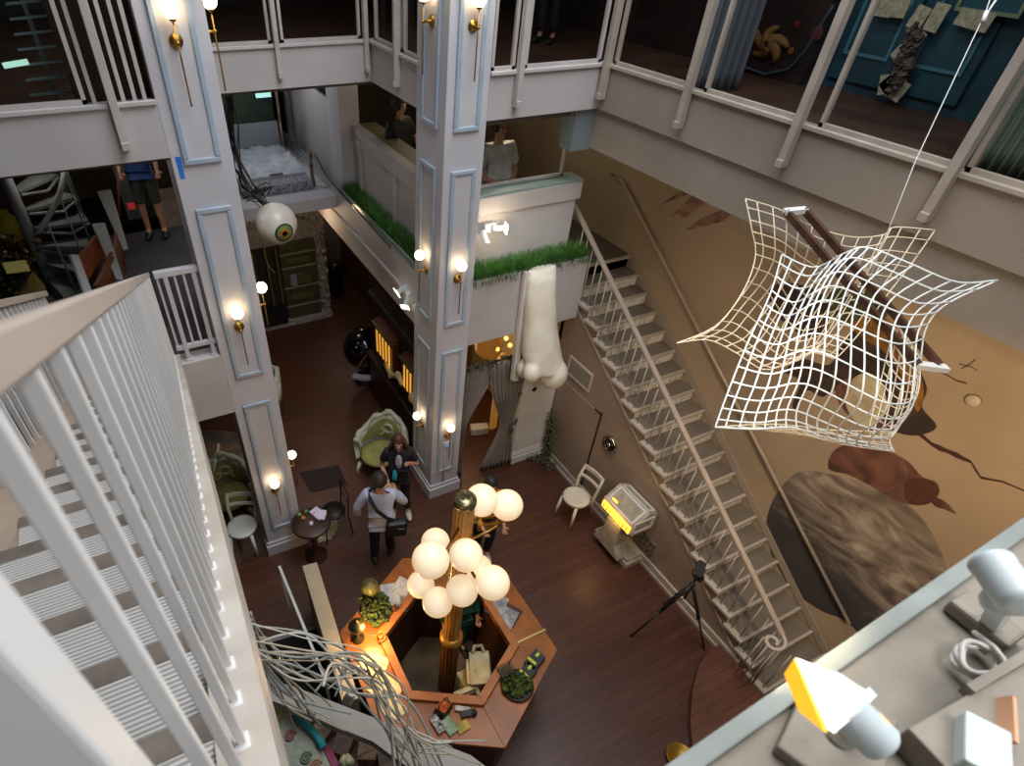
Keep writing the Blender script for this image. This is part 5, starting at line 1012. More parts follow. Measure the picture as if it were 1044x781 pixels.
for k, (x, y) in enumerate(((516, 345), (520, 352), (507, 356))):
    mb = MB(); p = at(x, y, Y=6.0); mb.ball(p, .035, 12, 8); tag(obj('tea_light', mb, mat('tea_glow', 'ffdc90', .4, emit=2.5, ec='ffc060')), 'tiny glowing candle bulb among the doorway ivy', 'bulb', 'candle bulbs in the doorway')
point('room_glow', (4.0, 6.6, 1.9), 30, (1, .66, .32), .15)
mb = MB(); mb.prism([(4.1, 6.3), (4.4, 6.2), (4.45, 6.35), (4.15, 6.45)], .16, (0, 0, 0)); tag(obj('white_plinth', mb, BRIGHT, bevel=.02), 'low white plinth just inside the draped doorway', 'plinth')
mb = MB(); mb.box(4.50, 4.62, 6.3, 6.36, 0, 1.6); tag(obj('amber_column', mb, mat('amber_column', 'c9a064', .6, emit=.15, ec='ffb050')), 'tall amber lit board standing inside the draped doorway', 'board')
# ================================================================== LEFT, SECOND FLOOR: SPIRAL STAIR, BENCHES, FLOWERS
GRM = mat('grey_metal_paint', '868e8e', .45, .2); GRL = mat('grey_tread', '565c5c', .5, c2='6a706e', scale=6)
ss = thing('spiral_staircase', 'grey metal spiral staircase on the second floor at the left edge', 'staircase', (-1.22, 7.75, 3.35))
mb = MB(); mb.tube([(-1.22, 7.75, 3.35), (-1.22, 7.75, 5.4)], .065, 16); obj('pole', mb, GRM, ss)
for k in range(9):
    a = math.radians(-62 + 24 * k); z = 3.5 + .2 * k; mb = MB(); d = Vector((math.cos(a), math.sin(a), 0)); nn = Vector((-d.y, d.x, 0)); o = Vector((-1.22, 7.75, z))
    P = [o + d * .06 - nn * .05, o + d * .62 - nn * .16, o + d * .62 + nn * .16, o + d * .06 + nn * .05]
    mb.add(P + [p - Vector((0, 0, .04)) for p in P], [(0, 1, 2, 3), (7, 6, 5, 4), (0, 4, 5, 1), (1, 5, 6, 2), (2, 6, 7, 3), (3, 7, 4, 0)]); mb.tube([o + d * .06 - nn * .05 - Vector((0, 0, .05)), o + d * .4 - nn * .12 - Vector((0, 0, .12)), o + d * .62 - nn * .16 - Vector((0, 0, .03))], .02, 6); obj('tread', mb, GRL, ss, bevel=.004)
    mb = MB(); mb.tube([o + d * .6, o + d * .6 + Vector((0, 0, .85))], .011, 6); obj('baluster', mb, GRM, ss)
mb = MB(); mb.tube([Vector((-1.22, 7.75, 0)) + Vector((.62 * math.cos(math.radians(-75 + 6 * i)), .62 * math.sin(math.radians(-75 + 6 * i)), 4.25 + .05 * i)) for i in range(34)], .028, 8); obj('handrail', mb, GRM, ss)
WFR = mat('white_bench_frame', 'b8bcbc', .5); SLT = mat('teak_slats', '8a5230', .5, c2='6b3c22', scale=20, stretch=(1, 8, 1)); ORB = mat('orange_board', '9c4a1e', .4, c2='7a3414', scale=6)
def slab(P, th=.02):
    a, b, c, d = [Vector(p) for p in P]; n_ = (b - a).cross(d - a).normalized() * th; m = MB()
    return m.add([a, b, c, d, a + n_, b + n_, c + n_, d + n_], [(3, 2, 1, 0), (4, 5, 6, 7), (0, 1, 5, 4), (1, 2, 6, 5), (2, 3, 7, 6), (3, 0, 4, 7)])
b1 = thing('slatted_bench', 'white framed bench end with orange board and teak slats beside the spiral staircase', 'bench', tuple(at(105, 285, Z=3.35)))
obj('orange_board', slab([at(80, 261, Y=6.55), at(102, 236, Y=6.95), at(107, 258, Y=6.85), at(90, 286, Y=6.45)]), ORB, b1)
obj('end_frame', slab([at(94, 228, Y=6.95), at(107, 227, Y=7.00), at(126, 285, Y=6.55), at(119, 285, Y=6.50)], .03), WFR, b1)
obj('front_frame', slab([at(72, 259, Y=6.45), at(80, 260, Y=6.50), at(95, 300, Y=6.15), at(88, 302, Y=6.10)], .03), WFR, b1)
for i in range(6):
    obj('slat', slab([at(113 + i * 1.4, 256 + i * 4.5, Y=6.70), at(116 + i * 1.4, 258 + i * 4.5, Y=6.70), at(100 + i * 3, 290 + i * 1.5, Y=6.35), at(95 + i * 3.2, 292 + i * 1.5, Y=6.35)], .02), SLT, b1)
b2 = thing('slatted_bench', 'taller white bench end with upright teak slats behind the orange board', 'bench', tuple(at(125, 255, Z=3.35)))
obj('end_frame', slab([at(100, 195, Y=7.25), at(113, 193, Y=7.30), at(131, 254, Y=6.95), at(126, 255, Y=6.90)], .03), WFR, b2)
for i in range(6):
    obj('slat', slab([at(117 + i * 1.2, 222 + i * 5, Y=7.15), at(120 + i * 1.2, 222 + i * 5, Y=7.15), at(118 + i * 2.2, 254 + i * 5, Y=6.85), at(115 + i * 2.2, 256 + i * 5, Y=6.85)], .02), SLT, b2)
YL = mat('yellow_metal', 'b8a818', .5, c2='8c7c14', scale=5)
mb = MB(); mb.lathe([(.1, -.14), (.13, -.12), (.12, .08), (.06, .16), (.05, .2)], at(10, 232, Y=8.0), 16); mb.tube([at(3, 215, Y=8.0), at(12, 224, Y=8.0), at(14, 236, Y=7.9)], .03, 8); tag(obj('yellow_jug', mb, YL), 'bright yellow jug at the left edge beside the spiral staircase', 'jug')
obj_ = slab([at(2, 268, Y=7.4), at(26, 265, Y=7.5), at(31, 276, Y=7.4), at(7, 279, Y=7.3)]); tag(obj('yellow_box_lid', obj_, mat('pale_yellow', '9a9440', .6)), 'pale yellow square lid at the left edge near the spiral staircase', 'lid')
random.seed(11); mb = MB()
for _ in range(260): mb.ball(at(random.uniform(-5, 42), random.uniform(240, 310), Y=7.9 + random.uniform(-.3, .3)), random.uniform(.015, .05), 6, 4, (1, 1, .7))
tag(obj('dried_flowers', mb, mat('dried_flower_mix', '3a2c1c', .8, c2='8a7434', scale=9, lo=.5, hi=.62)), 'heap of dried brown and gold flowers at the left edge', 'flowers', None, 'stuff')
obj_ = slab([at(17, 302, Y=7.3), at(33, 277, Y=7.5), at(46, 291, Y=7.4), at(46, 310, Y=7.1)]); tag(obj('mustard_cloth', obj_, mat('mustard', '6b5820', .8)), 'mustard coloured cloth below the dried flowers at the left edge', 'cloth')
mb = MB(); mb.box(-3.1, .7, 10.6, 10.7, 3.35, 5.35); struct('wall_second_back', mb, mat('amber_brown_wall', '3a2413', .7, c2='22140c', scale=1.5)); mb = MB(); mb.tube([at(119, 168, Y=9.8), at(122, 220, Y=9.6)], .02, 8); tag(obj('orange_pipe', mb, mat('orange_pipe', '8a4a20', .5)), 'thin orange pipe standing in front of the second floor back wall', 'pipe')
mb = MB(); mb.obox(at(134, 210, Y=9.4), (.1, .02, .09)); tag(obj('red_marker', mb, mat('red_marker', 'd8201c', .5, emit=.4, ec='d8201c')), 'small red light left of the person in shorts', 'light')
mb = MB(); mb.obox(at(140, 185, Y=9.0), (.5, .02, 1.0)); tag(obj('glass_screen', mb, mat('clear_screen', '8a9898', .1, alpha=.2)), 'clear screen panel beside the person in shorts', 'screen')
# ================================================================== PEOPLE
def skin_mesh(name, verts, edges, radii, m, parent=None, root=0, lvl=1):
    me = bpy.data.meshes.new(name); me.from_pydata(verts, edges, []); me.update(); o = bpy.data.objects.new(name, me); COL.objects.link(o)
    s_ = o.modifiers.new('skin', 'SKIN'); s_.use_smooth_shade = True; sv = me.skin_vertices[0].data
    for i, r in enumerate(radii): sv[i].radius = r if isinstance(r, tuple) else (r, r); sv[i].use_root = (i == root)
    b = o.modifiers.new('sub', 'SUBSURF'); b.levels = lvl; b.render_levels = lvl + (0 if lvl > 1 else 1)
    me.materials.append(m)
    if parent: o.parent = parent
    return o
SKIN = mat('skin_tone', 'c08e70', .5, c2='b58264', scale=8); SHOEW = mat('shoe_white', 'cfc8bc', .5); SHOEB = mat('shoe_black', '141414', .5)
def person(label, loc, rz, H, P, shirt, trousers, hair, shoes=None, sleeves='long', shorts=False, hairlen=0, skin=None, skirt=None, head_tilt=0):
    """one continuous skinned body; clothes, hair and shoes are children. P overrides joints: x right, y forward, z up for a 1.75 m figure"""
    k = H / 1.75
    J = dict(pelvis=(0, 0, .95), waist=(0, 0, 1.08), chest=(0, 0, 1.28), neckb=(0, 0, 1.44), neck=(0, .01, 1.50), headl=(0, .03, 1.57), head=(0, .02, 1.64), top=(0, .01, 1.71), nose=(0, .125, 1.615),
             shl=(-.17, 0, 1.41), shr=(.17, 0, 1.41), ell=(-.22, -.02, 1.13), elr=(.22, -.02, 1.13), wrl=(-.22, .1, .92), wrr=(.22, .1, .92), hipl=(-.09, 0, .9), hipr=(.09, 0, .9),
             knl=(-.1, .02, .5), knr=(.1, .02, .5), anl=(-.1, 0, .09), anr=(.1, 0, .09), tol=(-.11, .15, .035), tor=(.11, .15, .035))
    J.update(P); J = {a: Vector(b) * k for a, b in J.items()}
    R = dict(pelvis=(.125, .10), waist=(.105, .09), chest=(.125, .10), neckb=(.06, .055), neck=.05, headl=(.062, .07), head=(.078, .095), top=(.06, .075), nose=.014, shl=.05, shr=.05, ell=.04, elr=.04, wrl=.027, wrr=.027, hipl=.085, hipr=.085, knl=.055, knr=.055, anl=.036, anr=.036, tol=.03, tor=.03)
    names = list(J); V = [tuple(J[n]) for n in names]; rad = [tuple(k * x for x in R[n]) if isinstance(R[n], tuple) else k * R[n] for n in names]; ix = {n: i for i, n in enumerate(names)}
    E = [('pelvis', 'waist'), ('waist', 'chest'), ('chest', 'neckb'), ('neckb', 'neck'), ('neck', 'headl'), ('headl', 'head'), ('head', 'top'), ('head', 'nose'), ('chest', 'shl'), ('chest', 'shr'), ('shl', 'ell'), ('shr', 'elr'), ('ell', 'wrl'), ('elr', 'wrr'), ('pelvis', 'hipl'), ('pelvis', 'hipr'), ('hipl', 'knl'), ('hipr', 'knr'), ('knl', 'anl'), ('knr', 'anr'), ('anl', 'tol'), ('anr', 'tor')]
    E = [(ix[a], ix[b]) for a, b in E]
    for s_ in ('l', 'r'):
        w, el = J['wr' + s_], J['el' + s_]; d = (w - el).normalized(); side = d.cross(Vector((0, 0, 1)));  side = side.normalized() if side.length > .1 else Vector((1, 0, 0)); curl = d.cross(side).normalized() * (1 if d.cross(side).y > 0 else -1)
        pi = len(V); V.append(tuple(w + d * .055 * k)); rad.append((.034 * k, .018 * k)); E.append((ix['wr' + s_], pi))
        for f, (o_, ln) in enumerate(((-.027, .06), (-.009, .072), (.009, .068), (.027, .052))):
            b = w + d * .085 * k + side * o_ * k; i0 = len(V); V.append(tuple(b)); rad.append(.009 * k); V.append(tuple(b + (d * .8 + curl * .6).normalized() * ln * .5 * k)); rad.append(.0085 * k); V.append(tuple(b + (d * .55 + curl * .8).normalized() * ln * k)); rad.append(.007 * k); E += [(pi, i0), (i0, i0 + 1), (i0 + 1, i0 + 2)]
        th = w + d * .03 * k - side * .035 * k; i0 = len(V); V.append(tuple(th)); rad.append(.011 * k); V.append(tuple(th + (d * .7 - side * .6 + curl * .3).normalized() * .045 * k)); rad.append(.009 * k); E += [(pi, i0), (i0, i0 + 1)]
    body = skin_mesh('person', V, E, rad, skin or SKIN); body.location = loc; body.rotation_euler = (0, 0, rz); tag(body, label, 'person')
    def cloth(name, ns, es, m, grow, over={}):
        sub = {n: i for i, n in enumerate(ns)}; vv = [tuple(over[n]) if n in over else tuple(J[n]) for n in ns]
        rr = []
        for n in ns:
            q = R.get(n, .05); q = q if isinstance(q, tuple) else (q, q); rr.append((k * (q[0] + grow), k * (q[1] + grow)))
        return skin_mesh(name, vv, [(sub[a], sub[b]) for a, b in es], rr, m, body)
    if sleeves == 'long': ov = {'cufl': J['ell'].lerp(J['wrl'], .9), 'cufr': J['elr'].lerp(J['wrr'], .9)}; ns = ['pelvis', 'waist', 'chest', 'neckb', 'shl', 'shr', 'ell', 'elr', 'cufl', 'cufr']; es = [('pelvis', 'waist'), ('waist', 'chest'), ('chest', 'neckb'), ('chest', 'shl'), ('chest', 'shr'), ('shl', 'ell'), ('shr', 'elr'), ('ell', 'cufl'), ('elr', 'cufr')]; R['cufl'] = R['cufr'] = .034
    else: ov = {'cufl': J['shl'].lerp(J['ell'], .75), 'cufr': J['shr'].lerp(J['elr'], .75)}; ns = ['pelvis', 'waist', 'chest', 'neckb', 'shl', 'shr', 'cufl', 'cufr']; es = [('pelvis', 'waist'), ('waist', 'chest'), ('chest', 'neckb'), ('chest', 'shl'), ('chest', 'shr'), ('shl', 'cufl'), ('shr', 'cufr')]; R['cufl'] = R['cufr'] = .055
    R.update(neckb=(.065, .06), pelvis=(.14, .115), waist=(.135, .11), chest=(.15, .12), shl=.062, shr=.062, hem=(.145, .12)); ov['hem'] = J['pelvis'] + Vector((0, 0, -.04 * k)); cloth('shirt', ns + ['hem'], es + [('pelvis', 'hem')], shirt, .014, ov)
    f = .92 if not shorts else .05
    e2 = {'anl': J['knl'].lerp(J['anl'], f), 'anr': J['knr'].lerp(J['anr'], f)}; R['anl'] = R['anr'] = .045 if not shorts else .075
    low = J['pelvis'] + Vector((0, 0, .06 * k)); cloth('shorts' if shorts else 'trousers', ['waist', 'pelvis', 'hipl', 'hipr', 'knl', 'knr', 'anl', 'anr'], [('waist', 'pelvis'), ('pelvis', 'hipl'), ('pelvis', 'hipr'), ('hipl', 'knl'), ('hipr', 'knr'), ('knl', 'anl'), ('knr', 'anr')], trousers, .018, {**e2, 'waist': low})
    for s_ in ('l', 'r'):
        a, b = J['an' + s_], J['to' + s_]; mb = MB(); q = (b - a); q.z = 0; q = q.normalized(); c = Vector(((a.x + b.x) / 2, (a.y + b.y) / 2, min(a.z, b.z) + .012 * k)); mb.ball(c, .15 * k, 14, 8, (.33, .95, .30), Matrix.Rotation(math.atan2(-q.x, q.y), 3, 'Z')); 
        me = obj('shoe', mb, shoes or SHOEB); me.parent = body
    mb = MB(); h = J['head']; mb.ball(h + Vector((0, -.032 * k, .016 * k)), .112 * k, 18, 12, (.88, 1.0, .97))
    if hairlen:
        for i in range(26):
            a = PI * (.05 + .9 * i / 25) + PI; x, y = .085 * k * math.cos(a), .075 * k * math.sin(a) - .01; p = h + Vector((x, y, .02)); 
            mb.tube([p, p + Vector((x * .3, y * .2, -.12 * k)), p + Vector((x * .9, y * .3 + .02 * math.sin(i * 2), -hairlen * .6 * k)), p + Vector((x * 1.0, y * .4 + .03, -hairlen * k))], [.03 * k, .034 * k, .03 * k, .012 * k], 7)
        o = obj('hair', mb, hair); o.parent = body
    else:
        o = obj('hair', mb, hair); o.parent = body
    for sx in (-1, 1):
        mb = MB(); mb.ball(h + Vector((sx * .032 * k, .083 * k, .0)), .012 * k, 10, 6); o = obj('eye', mb, mat('eye_dark', '1a1410', .2) if 'eye_dark' not in bpy.data.materials else bpy.data.materials['eye_dark']); o.parent = body
        mb = MB(); mb.ball(h + Vector((sx * .078 * k, 0, -.01)), .02 * k, 8, 6, (.5, 1, 1.5)); o = obj('ear', mb, skin or SKIN); o.parent = body
    mb = MB(); mb.ball(J['headl'] + Vector((0, .078 * k, .005)), .02 * k, 10, 6, (1.2, .4, .35)); o = obj('mouth', mb, bpy.data.materials.get('lips') or mat('lips', '9a5048', .5)); o.parent = body
    return body
def in_local(o, p):
    """world point of a local one"""
    return Vector(o.location) + Matrix.Rotation(o.rotation_euler.z, 3, 'Z') @ Vector(p)
HAIRD = mat('hair_dark', '1e1612', .6, c2='2b201a', scale=20); HAIRB = mat('hair_brown', '3a2018', .55, c2='4e2c20', scale=18)
BLKC = mat('black_clothes', '15161c', .7, c2='1d1f26', scale=9); CHAR = mat('charcoal_trousers', '231c1a', .7)
man = person('person in a pale lilac shirt and dark trousers with a black bag, seen from behind', (1.72, 4.58, 0), math.radians(-24), 1.78,
    dict(ell=(-.30, -.03, 1.16), wrl=(-.30, .06, .95), elr=(.31, .05, 1.17), wrr=(.2, .28, 1.12), tol=(-.12, .12, .035), anl=(-.11, -.02, .09), anr=(.10, .12, .09), tor=(.13, .27, .035), knr=(.1, .08, .5), head=(0, .04, 1.63), headl=(0, .05, 1.56), top=(0, .04, 1.70), nose=(0, .145, 1.60)),
    mat('lilac_shirt', 'bfc0d6', .7, c2='a9abc4', scale=7), CHAR, HAIRD)
t = thing('shoulder_bag', 'black shoulder bag hanging on the right hip of the person in the lilac shirt', 'bag', tuple(in_local(man, (.25, -.06, .95))))
mb = MB(); mb.obox(in_local(man, (.20, -.13, .90)), (.28, .12, .30), (.1, .05, math.radians(-14))); obj('bag_body', mb, BLK, t, bevel=.04)
mb = MB(); mb.obox(in_local(man, (.26, -.20, .96)), (.09, .006, .012), (.1, .3, math.radians(-14))); obj('metal_zip', mb, mat('zip_pale', '9a9a90', .4, .5), t)
mb = MB(); pts = [(.20, -.12, 1.02), (.08, -.165, 1.14), (-.04, -.165, 1.29), (-.12, -.10, 1.43), (-.12, .0, 1.50), (-.09, .13, 1.38)]
for a, b in zip(pts[:-1], pts[1:]): mb.bar(in_local(man, a), in_local(man, b), .045, .012, (0, -1, .3))
obj('strap', mb, BLK, t)
wom = person('person with long brown hair in black clothes and white shoes, looking down', (2.28, 5.28, 0), math.radians(180 - 22), 1.63,
    dict(ell=(-.28, .03, 1.14), wrl=(-.17, .16, 1.30), elr=(.26, .0, 1.13), wrr=(.16, .24, .98), tol=(-.16, .16, .035), anl=(-.14, .02, .09), head=(0, .05, 1.63), headl=(0, .075, 1.565), top=(0, .03, 1.70), nose=(0, .155, 1.59)),
    BLKC, BLKC, HAIRB, SHOEW, 'short', hairlen=.42)
mb = MB(); mb.ball(in_local(wom, (0, .105, 1.2)), .07, 14, 10, (.7, .5, 1.9), Matrix.Rotation(wom.rotation_euler.z, 3, 'Z')); o = obj('inner_top', mb, mat('white_top', 'b9b6c8', .7)); o.data.transform(wom.matrix_basis.inverted()); o.parent = wom
mb = MB(); p = in_local(wom, (.06, .2, 1.05)); mb.lathe([(.03, -.09), (.035, -.08), (.035, .03), (.015, .06), (.015, .08)], p, 12); tag(obj('teal_bottle', mb, mat('teal_bottle', '1fa8b0', .4)), 'small teal bottle held by the long haired person', 'bottle')
mb = MB(); p = in_local(wom, (.16, .33, .93)); 
for i in range(7): mb.ball(p + Vector((.035 * math.cos(i), .035 * math.sin(i), .01 * (i % 3))), .028, 8, 6)
tag(obj('cream_posy', mb, mat('posy_cream', 'd8c48c', .7, c2='b86a50', scale=25)), 'small cream and pink posy in the hand of the long haired person', 'flowers')
k_ = at(494, 572, Z=0)
per = person('person with mustard sleeves and black vest, half hidden behind the upper globes', (k_.x, k_.y + .1, 0), math.radians(165), 1.62, dict(wrr=(.12, .26, 1.0), wrl=(-.2, .2, .95), tol=(-.08, .16, .035), anl=(-.07, .0, .09)), mat('mustard_shirt', 'b8802c', .7), BLKC, HAIRD, SHOEW)
mb = MB(); v = [(0, 0, .98, .175, .135), (0, 0, 1.1, .16, .12), (0, 0, 1.25, .175, .13), (0, 0, 1.38, .13, .11)]
for sx in (0,):
    vs = []; n = 18
    for (x, y, z, rx, ry) in v:
        for i in range(n): a = 2 * PI * i / n; vs.append(in_local(per, (rx * math.cos(a) * .93, ry * math.sin(a) * .93, z * .93)))
    mb.add(vs, [(j * n + i, j * n + (i + 1) % n, (j + 1) * n + (i + 1) % n, (j + 1) * n + i) for j in range(3) for i in range(n)], True)
o = obj('vest', mb, BLKC); m_w = per.matrix_basis.inverted(); o.data.transform(m_w); o.parent = per
GRNC = mat('emerald_dress', '0f4a34', .7, c2='0a3a2a', scale=6)
person('person in an emerald green dress inside the desk well, mostly hidden by globes', (2.02, 3.0, 0), math.radians(170), 1.6, dict(), GRNC, GRNC, HAIRD)
g_ = at(503, 186, Y=6.25)
person('person in a pale grey shirt and navy trousers holding a cup, behind the front parapet', (g_.x + .02, 6.25, F2), math.radians(178), 1.88, dict(elr=(.24, .02, 1.12), wrr=(.05, .22, 1.08), ell=(-.24, .02, 1.12), wrl=(-.05, .22, 1.04)), mat('pale_grey_shirt', 'd2d2c8', .7, c2='b4b5ac', scale=8), mat('navy_trousers', '10131c', .7), HAIRD, None, 'short')
p = in_local(bpy.data.objects[[o.name for o in bpy.data.objects if o.name.startswith('person') and o.type == 'MESH'][-1]], (0, .28, 1.1)); mb = MB(); mb.lathe([(.03, -.05), (.035, .05), (.001, .05)], p, 14); tag(obj('paper_cup', mb, BRIGHT), 'white cup held by the person behind the front parapet', 'cup')
s_ = at(161, 238, Z=3.38)
person('person in a blue top and dark shorts on the second floor', (s_.x, s_.y, 3.35), math.radians(170), 1.78, dict(knl=(-.1, .04, .5)), mat('blue_top', '1f3f7a', .7), mat('dark_shorts', '33322e', .7), HAIRD, SHOEB, 'short', True)
d_ = at(407, 106, Z=4.92)
person('person in dark clothes leaning on the counter behind the side parapet glass', (d_.x, d_.y, F2), math.radians(200), 1.72, dict(ell=(-.25, .1, 1.15), wrl=(-.12, .3, 1.1), wrr=(.15, .3, 1.05)), mat('dark_stripe_shirt', '1c1a1e', .7), BLKC, HAIRD, None, 'short')
mb = MB(); mb.box(3.5, 3.75, 6.2, 7.9, 4.05, 4.3); tag(obj('paper_bags', mb, mat('kraft', '8c5c30', .8)), 'brown kraft box on the dark counter behind the side parapet', 'box')
f_ = at(556, 44, Z=5.5)
person('person in black trousers and shoes behind the upper window right of the middle pillar', (f_.x, f_.y, 5.5), math.radians(120), 1.75, dict(), BLKC, BLKC, HAIRD)
# ================================================================== LOWER LEFT: HALF WALLS, STAIRWELL, TANGLED TUBES
A1, A2, B1, B2 = at(308, 577, Z=1.05), at(323, 573, Z=1.05), at(366, 712, Z=1.05), at(349, 716, Z=1.05)
CRMW = mat('cream_half_wall', 'b9a98c', .5, c2='a8987c', scale=3)
mb = MB(); mb.prism([tuple(v[:2]) for v in (A1, B2, B1, A2)], -1.05, (0, 0, 1.05)); 
def quadbox(P, z0, z1):
    n = len(P); vs = [(p.x, p.y, z) for z in (z0, z1) for p in P]; m = MB()
    return m.add(vs, [tuple(range(n)), tuple(range(n, 2 * n))] + [(i, (i + 1) % n, n + (i + 1) % n, n + i) for i in range(n)])
struct('wall_half', quadbox([A1, A2, B1, B2], 0, 1.05), CRMW, bevel=.004)
a, b = at(285, 578, Z=.9), at(332, 694, Z=.9); mb = MB(); mb.bar(a, b, .03, .03); mb.bar((a.x, a.y, .9), (a.x, a.y, 0), .03, .03); mb.bar((b.x, b.y, .9), (b.x, b.y, 0), .03, .03); tag(obj('basement_handrail', mb, BRIGHT), 'thin pale handrail left of the cream half wall', 'handrail')
P = [at(*q, Z=.01) for q in ((268, 658), (322, 642), (352, 700), (352, 750), (262, 750))]
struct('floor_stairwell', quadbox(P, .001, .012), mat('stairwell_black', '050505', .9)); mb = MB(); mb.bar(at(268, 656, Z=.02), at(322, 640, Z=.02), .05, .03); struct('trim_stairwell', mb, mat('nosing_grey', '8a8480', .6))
ZB = 2.55
struct('beam_lower', quadbox([at(262, 690, Z=ZB), at(300, 700, Z=ZB), at(480, 770, Z=ZB), at(520, 800, Z=ZB), at(440, 800, Z=ZB), at(380, 756, Z=ZB), at(262, 708, Z=ZB)], ZB - .1, ZB), mat('beam_greige', 'a09a90', .6, c2='8e887d', scale=3))
struct('wall_lower', quadbox([at(240, 712, Z=ZB - .1), at(400, 772, Z=ZB - .1), at(410, 840, Z=ZB - .1), at(240, 840, Z=ZB - .1)], 1.2, 1.3), mat('crate_brown', '3a2a1e', .8, c2='57402c', scale=4))
ts = thing('tube_tangle_sculpture', 'tangle of long bent white tubes arching over the lower left', 'sculpture', tuple(at(330, 700, d=3.6)))
TW = [mat('tube_white_%d' % i, c, .4) for i, c in enumerate(('c9c0ae', 'b0b2ac', 'b5a58a', '9a9688'))]
random.seed(21)
ctrl = []
for i in range(13): ctrl.append(([(238 + random.uniform(-4, 8), 628 + random.uniform(0, 60)), (300 + random.uniform(-20, 25), 645 + random.uniform(-5, 50)), (365 + random.uniform(-25, 20), 660 + random.uniform(-5, 55)), (400 + random.uniform(-20, 20), 715 + random.uniform(-15, 25)), (425 + random.uniform(-25, 35), 800)]))
for i in range(11): ctrl.append(([(242 + random.uniform(-4, 14), 622 + random.uniform(0, 90)), (270 + random.uniform(-10, 15), 660 + random.uniform(-10, 30)), (295 + random.uniform(-15, 15), 700 + random.uniform(-20, 20)), (320 + random.uniform(-20, 40), 725 + random.uniform(-10, 30))]))
for i in range(7): ctrl.append(([(335 + random.uniform(-15, 15), 700 + random.uniform(-10, 15)), (345 + random.uniform(-10, 25), 675 + random.uniform(-15, 15)), (385 + random.uniform(-15, 15), 700 + random.uniform(-15, 15)), (400 + random.uniform(-10, 30), 740 + random.uniform(-10, 20)), (440 + random.uniform(-10, 60), 762 + random.uniform(-10, 30))]))
for i, cp in enumerate(ctrl):
    d0 = random.uniform(2.9, 3.4); d1 = random.uniform(3.2, 4.0); n_ = len(cp); P = [tuple(at(x, y, d=d0 + (d1 - d0) * j / (n_ - 1))) for j, (x, y) in enumerate(cp)]
    mb = MB(); mb.tube([crom(P, j / 28) for j in range(29)], random.choice([.0045, .006, .007, .008]), 6); obj('tube', mb, TW[i % 4], ts)
mb = MB(); c = at(358, 708, d=3.7); mb.lathe([(.035, -.12), (.03, .0), (.03, .05), (.022, .05), (.02, 0)], c, 16, (.2, .2, 0)); obj('pipe_socket', mb, BRIGHT, ts)
ZM = 2.3; MOS = mat('mosaic_sage', '7f8676', .6, c2='9a9c8c', scale=30, bump=.2); tm = thing('mosaic_panel', 'sage mosaic panel with rosettes below the white tubes at the lower left', 'panel', tuple(at(300, 750, Z=ZM)))
obj('slab', quadbox([at(268, 708, Z=ZM), at(290, 712, Z=ZM), at(318, 740, Z=ZM), at(348, 800, Z=ZM), at(262, 810, Z=ZM)], 1.3, ZM), MOS, tm)
for (x, y, c) in ((283, 728, 'b8a878'), (296, 750, '8c5a58'), (312, 773, '6d7a5a'), (278, 745, 'a8a08c'), (322, 781, 'a8785c')):
    p = at(x, y, Z=ZM + .01); mb = MB(); mb.tube([p + Vector((.045 * (1 - j / 26) * math.cos(j * .6), .045 * (1 - j / 26) * math.sin(j * .6), .004)) for j in range(24)], .008, 6); obj('rosette', mb, mat('rosette_%d' % x, c, .6), tm)
mb = MB(); mb.tube([at(300, 729, Z=ZM + .05), at(322, 748, Z=ZM + .05), at(330, 762, Z=ZM + .05)], .03, 10); tag(obj('turquoise_roll', mb, mat('turquoise', '1f7f8c', .6, c2='2c9aa4', scale=20)), 'turquoise rolled cloth lying across the mosaic panel', 'cloth')
tag(obj('magenta_flap', slab([at(328, 762, Z=ZM), at(335, 758, Z=ZM), at(352, 790, Z=ZM), at(342, 792, Z=ZM)]), mat('magenta', '8c2450', .6)), 'magenta pointed flap beside the turquoise roll', 'cloth')
p = at(354, 778, Z=ZM); mb = MB(); 
for i in range(6): mb.ball(p + Vector((.025 * math.cos(i), .025 * math.sin(i), .02 * i)), .03, 8, 6)
tag(obj('pale_cactus', mb, mat('pale_cactus', 'a9ac84', .7)), 'pale knobbly cactus at the bottom edge below the white tubes', 'plant')
for k, (x, y) in enumerate(((330, 745), (350, 760), (375, 765), (395, 775))):
    mb = MB(); p = at(x, y, Z=1.5); mb.obox(p, (.2, .16, .16), (0, 0, .5 + k * .3)); tag(obj('wooden_crate', mb, mat('crate_%d' % k, ['6a4a30', '4d3626', '7a5a3c', '5c4430'][k], .7, c2='2c1d14', scale=6, stretch=(1, 8, 1)), bevel=.004), ['light brown crate beside the mosaic panel', 'dark brown crate between two lighter crates under the tubes', 'tan crate below the pale beam', 'brown crate nearest the desk under the tubes'][k], 'crate', 'wooden crates under the tubes')
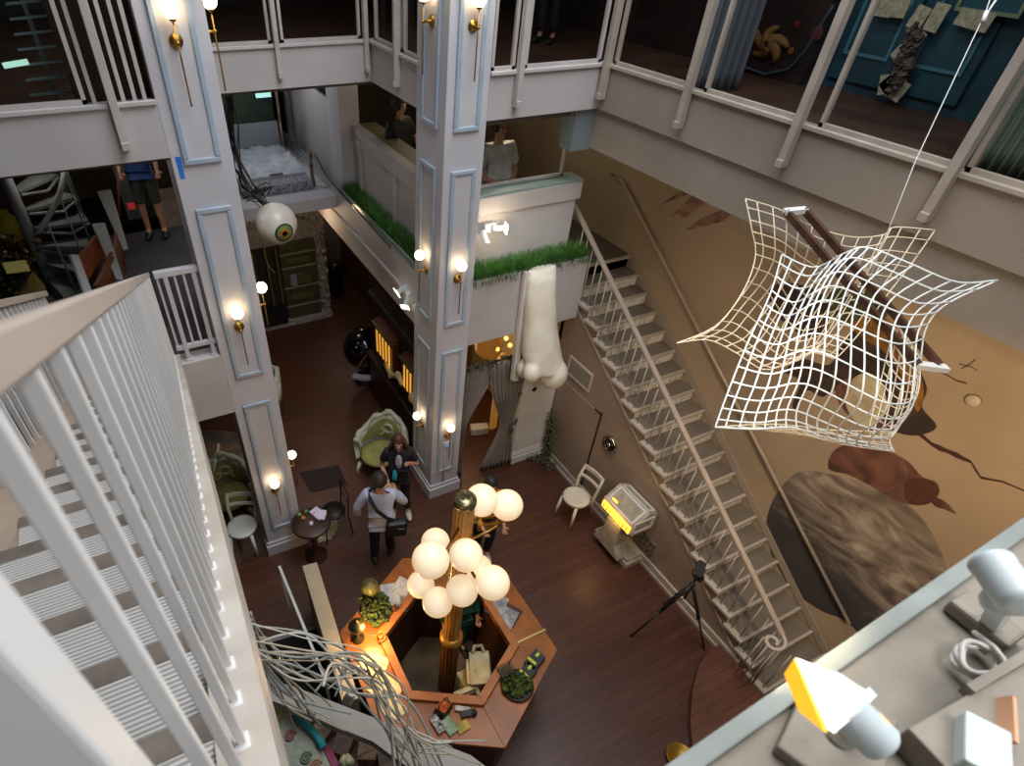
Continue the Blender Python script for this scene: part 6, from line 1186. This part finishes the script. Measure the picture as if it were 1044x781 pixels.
# ================================================================== LIGHT
area('skylight', (2.9, 2.6, 10.6), (0, 0, 0), 4.0, 6.0, 540, (.90, .95, 1.0))
area('window_light', (1.6, -1.2, 8.6), (math.radians(38), 0, math.radians(42)), 1.6, 1.2, 60, (.95, .97, 1.0))  # area lamp added beside the camera to whiten the near balusters
for x, y, z, e, c in ((-.6, 7.8, 5.2, 22, (1, .93, .85)), (1.9, 10.2, 5.2, 26, (.9, .95, 1)), (4.4, 6.6, 5.2, 14, (1, .9, .6)), (3.9, 8.2, 5.2, 7, (1, .8, .6)), (2.4, 9.6, 2.9, 12, (1, .72, .45)), (3.7, 11.8, 2.5, 10, (1, .8, .6)), (.0, 7.6, 2.5, 10, (1, .8, .6)), (6.4, 4.2, 8.0, 36, (.8, .95, 1)), (5.8, 1.9, 8.0, 14, (.9, 1, .9)), (5.2, 7.5, 8.2, 26, (1, .8, .6)), (-1.0, 7.2, 8.2, 14, (.8, 1, .95)), (1.8, 9.5, 8.2, 8, (1, .8, .6))):
    point('room_fill', (x, y, z), e, c, .12)  # unseen fill lights added to brighten the galleries and back rooms
spot('mural_wash', (1.6, .15, 6.5), (6.06, 1.6, 3.0), 130, (1, .75, .48), 1.25, .8, .06)
spot('mural_wash', (3.4, -.5, 4.9), (6.06, 1.3, 2.9), 400, (1, .74, .46), 1.5, .9, .06)  # unseen spot added below the slab to brighten the mural
spot('mural_wash', (3.2, 1.2, 4.6), (6.06, 4.2, 3.0), 70, (1, .86, .7), 1.6, .9, .1)  # unseen soft spot added to lift the mural above the stairs
spot('planter_spot', (2.2, .3, 6.2), (4.3, 5.2, 2.8), 130, (1, .9, .78), .6, .8, .06)
w = bpy.data.worlds.new('world'); sc.world = w; w.use_nodes = True
w.node_tree.nodes['Background'].inputs[0].default_value = (.55, .6, .7, 1); w.node_tree.nodes['Background'].inputs[1].default_value = .12
sc.view_settings.view_transform = 'Standard'; sc.view_settings.look = 'None'; sc.view_settings.exposure = 0
sc.cycles.use_denoising = True; sc.cycles.max_bounces = 6; sc.cycles.diffuse_bounces = 4; sc.cycles.transparent_max_bounces = 12
sc.cycles.sample_clamp_indirect = 6; sc.cycles.caustics_reflective = False; sc.cycles.caustics_refractive = False
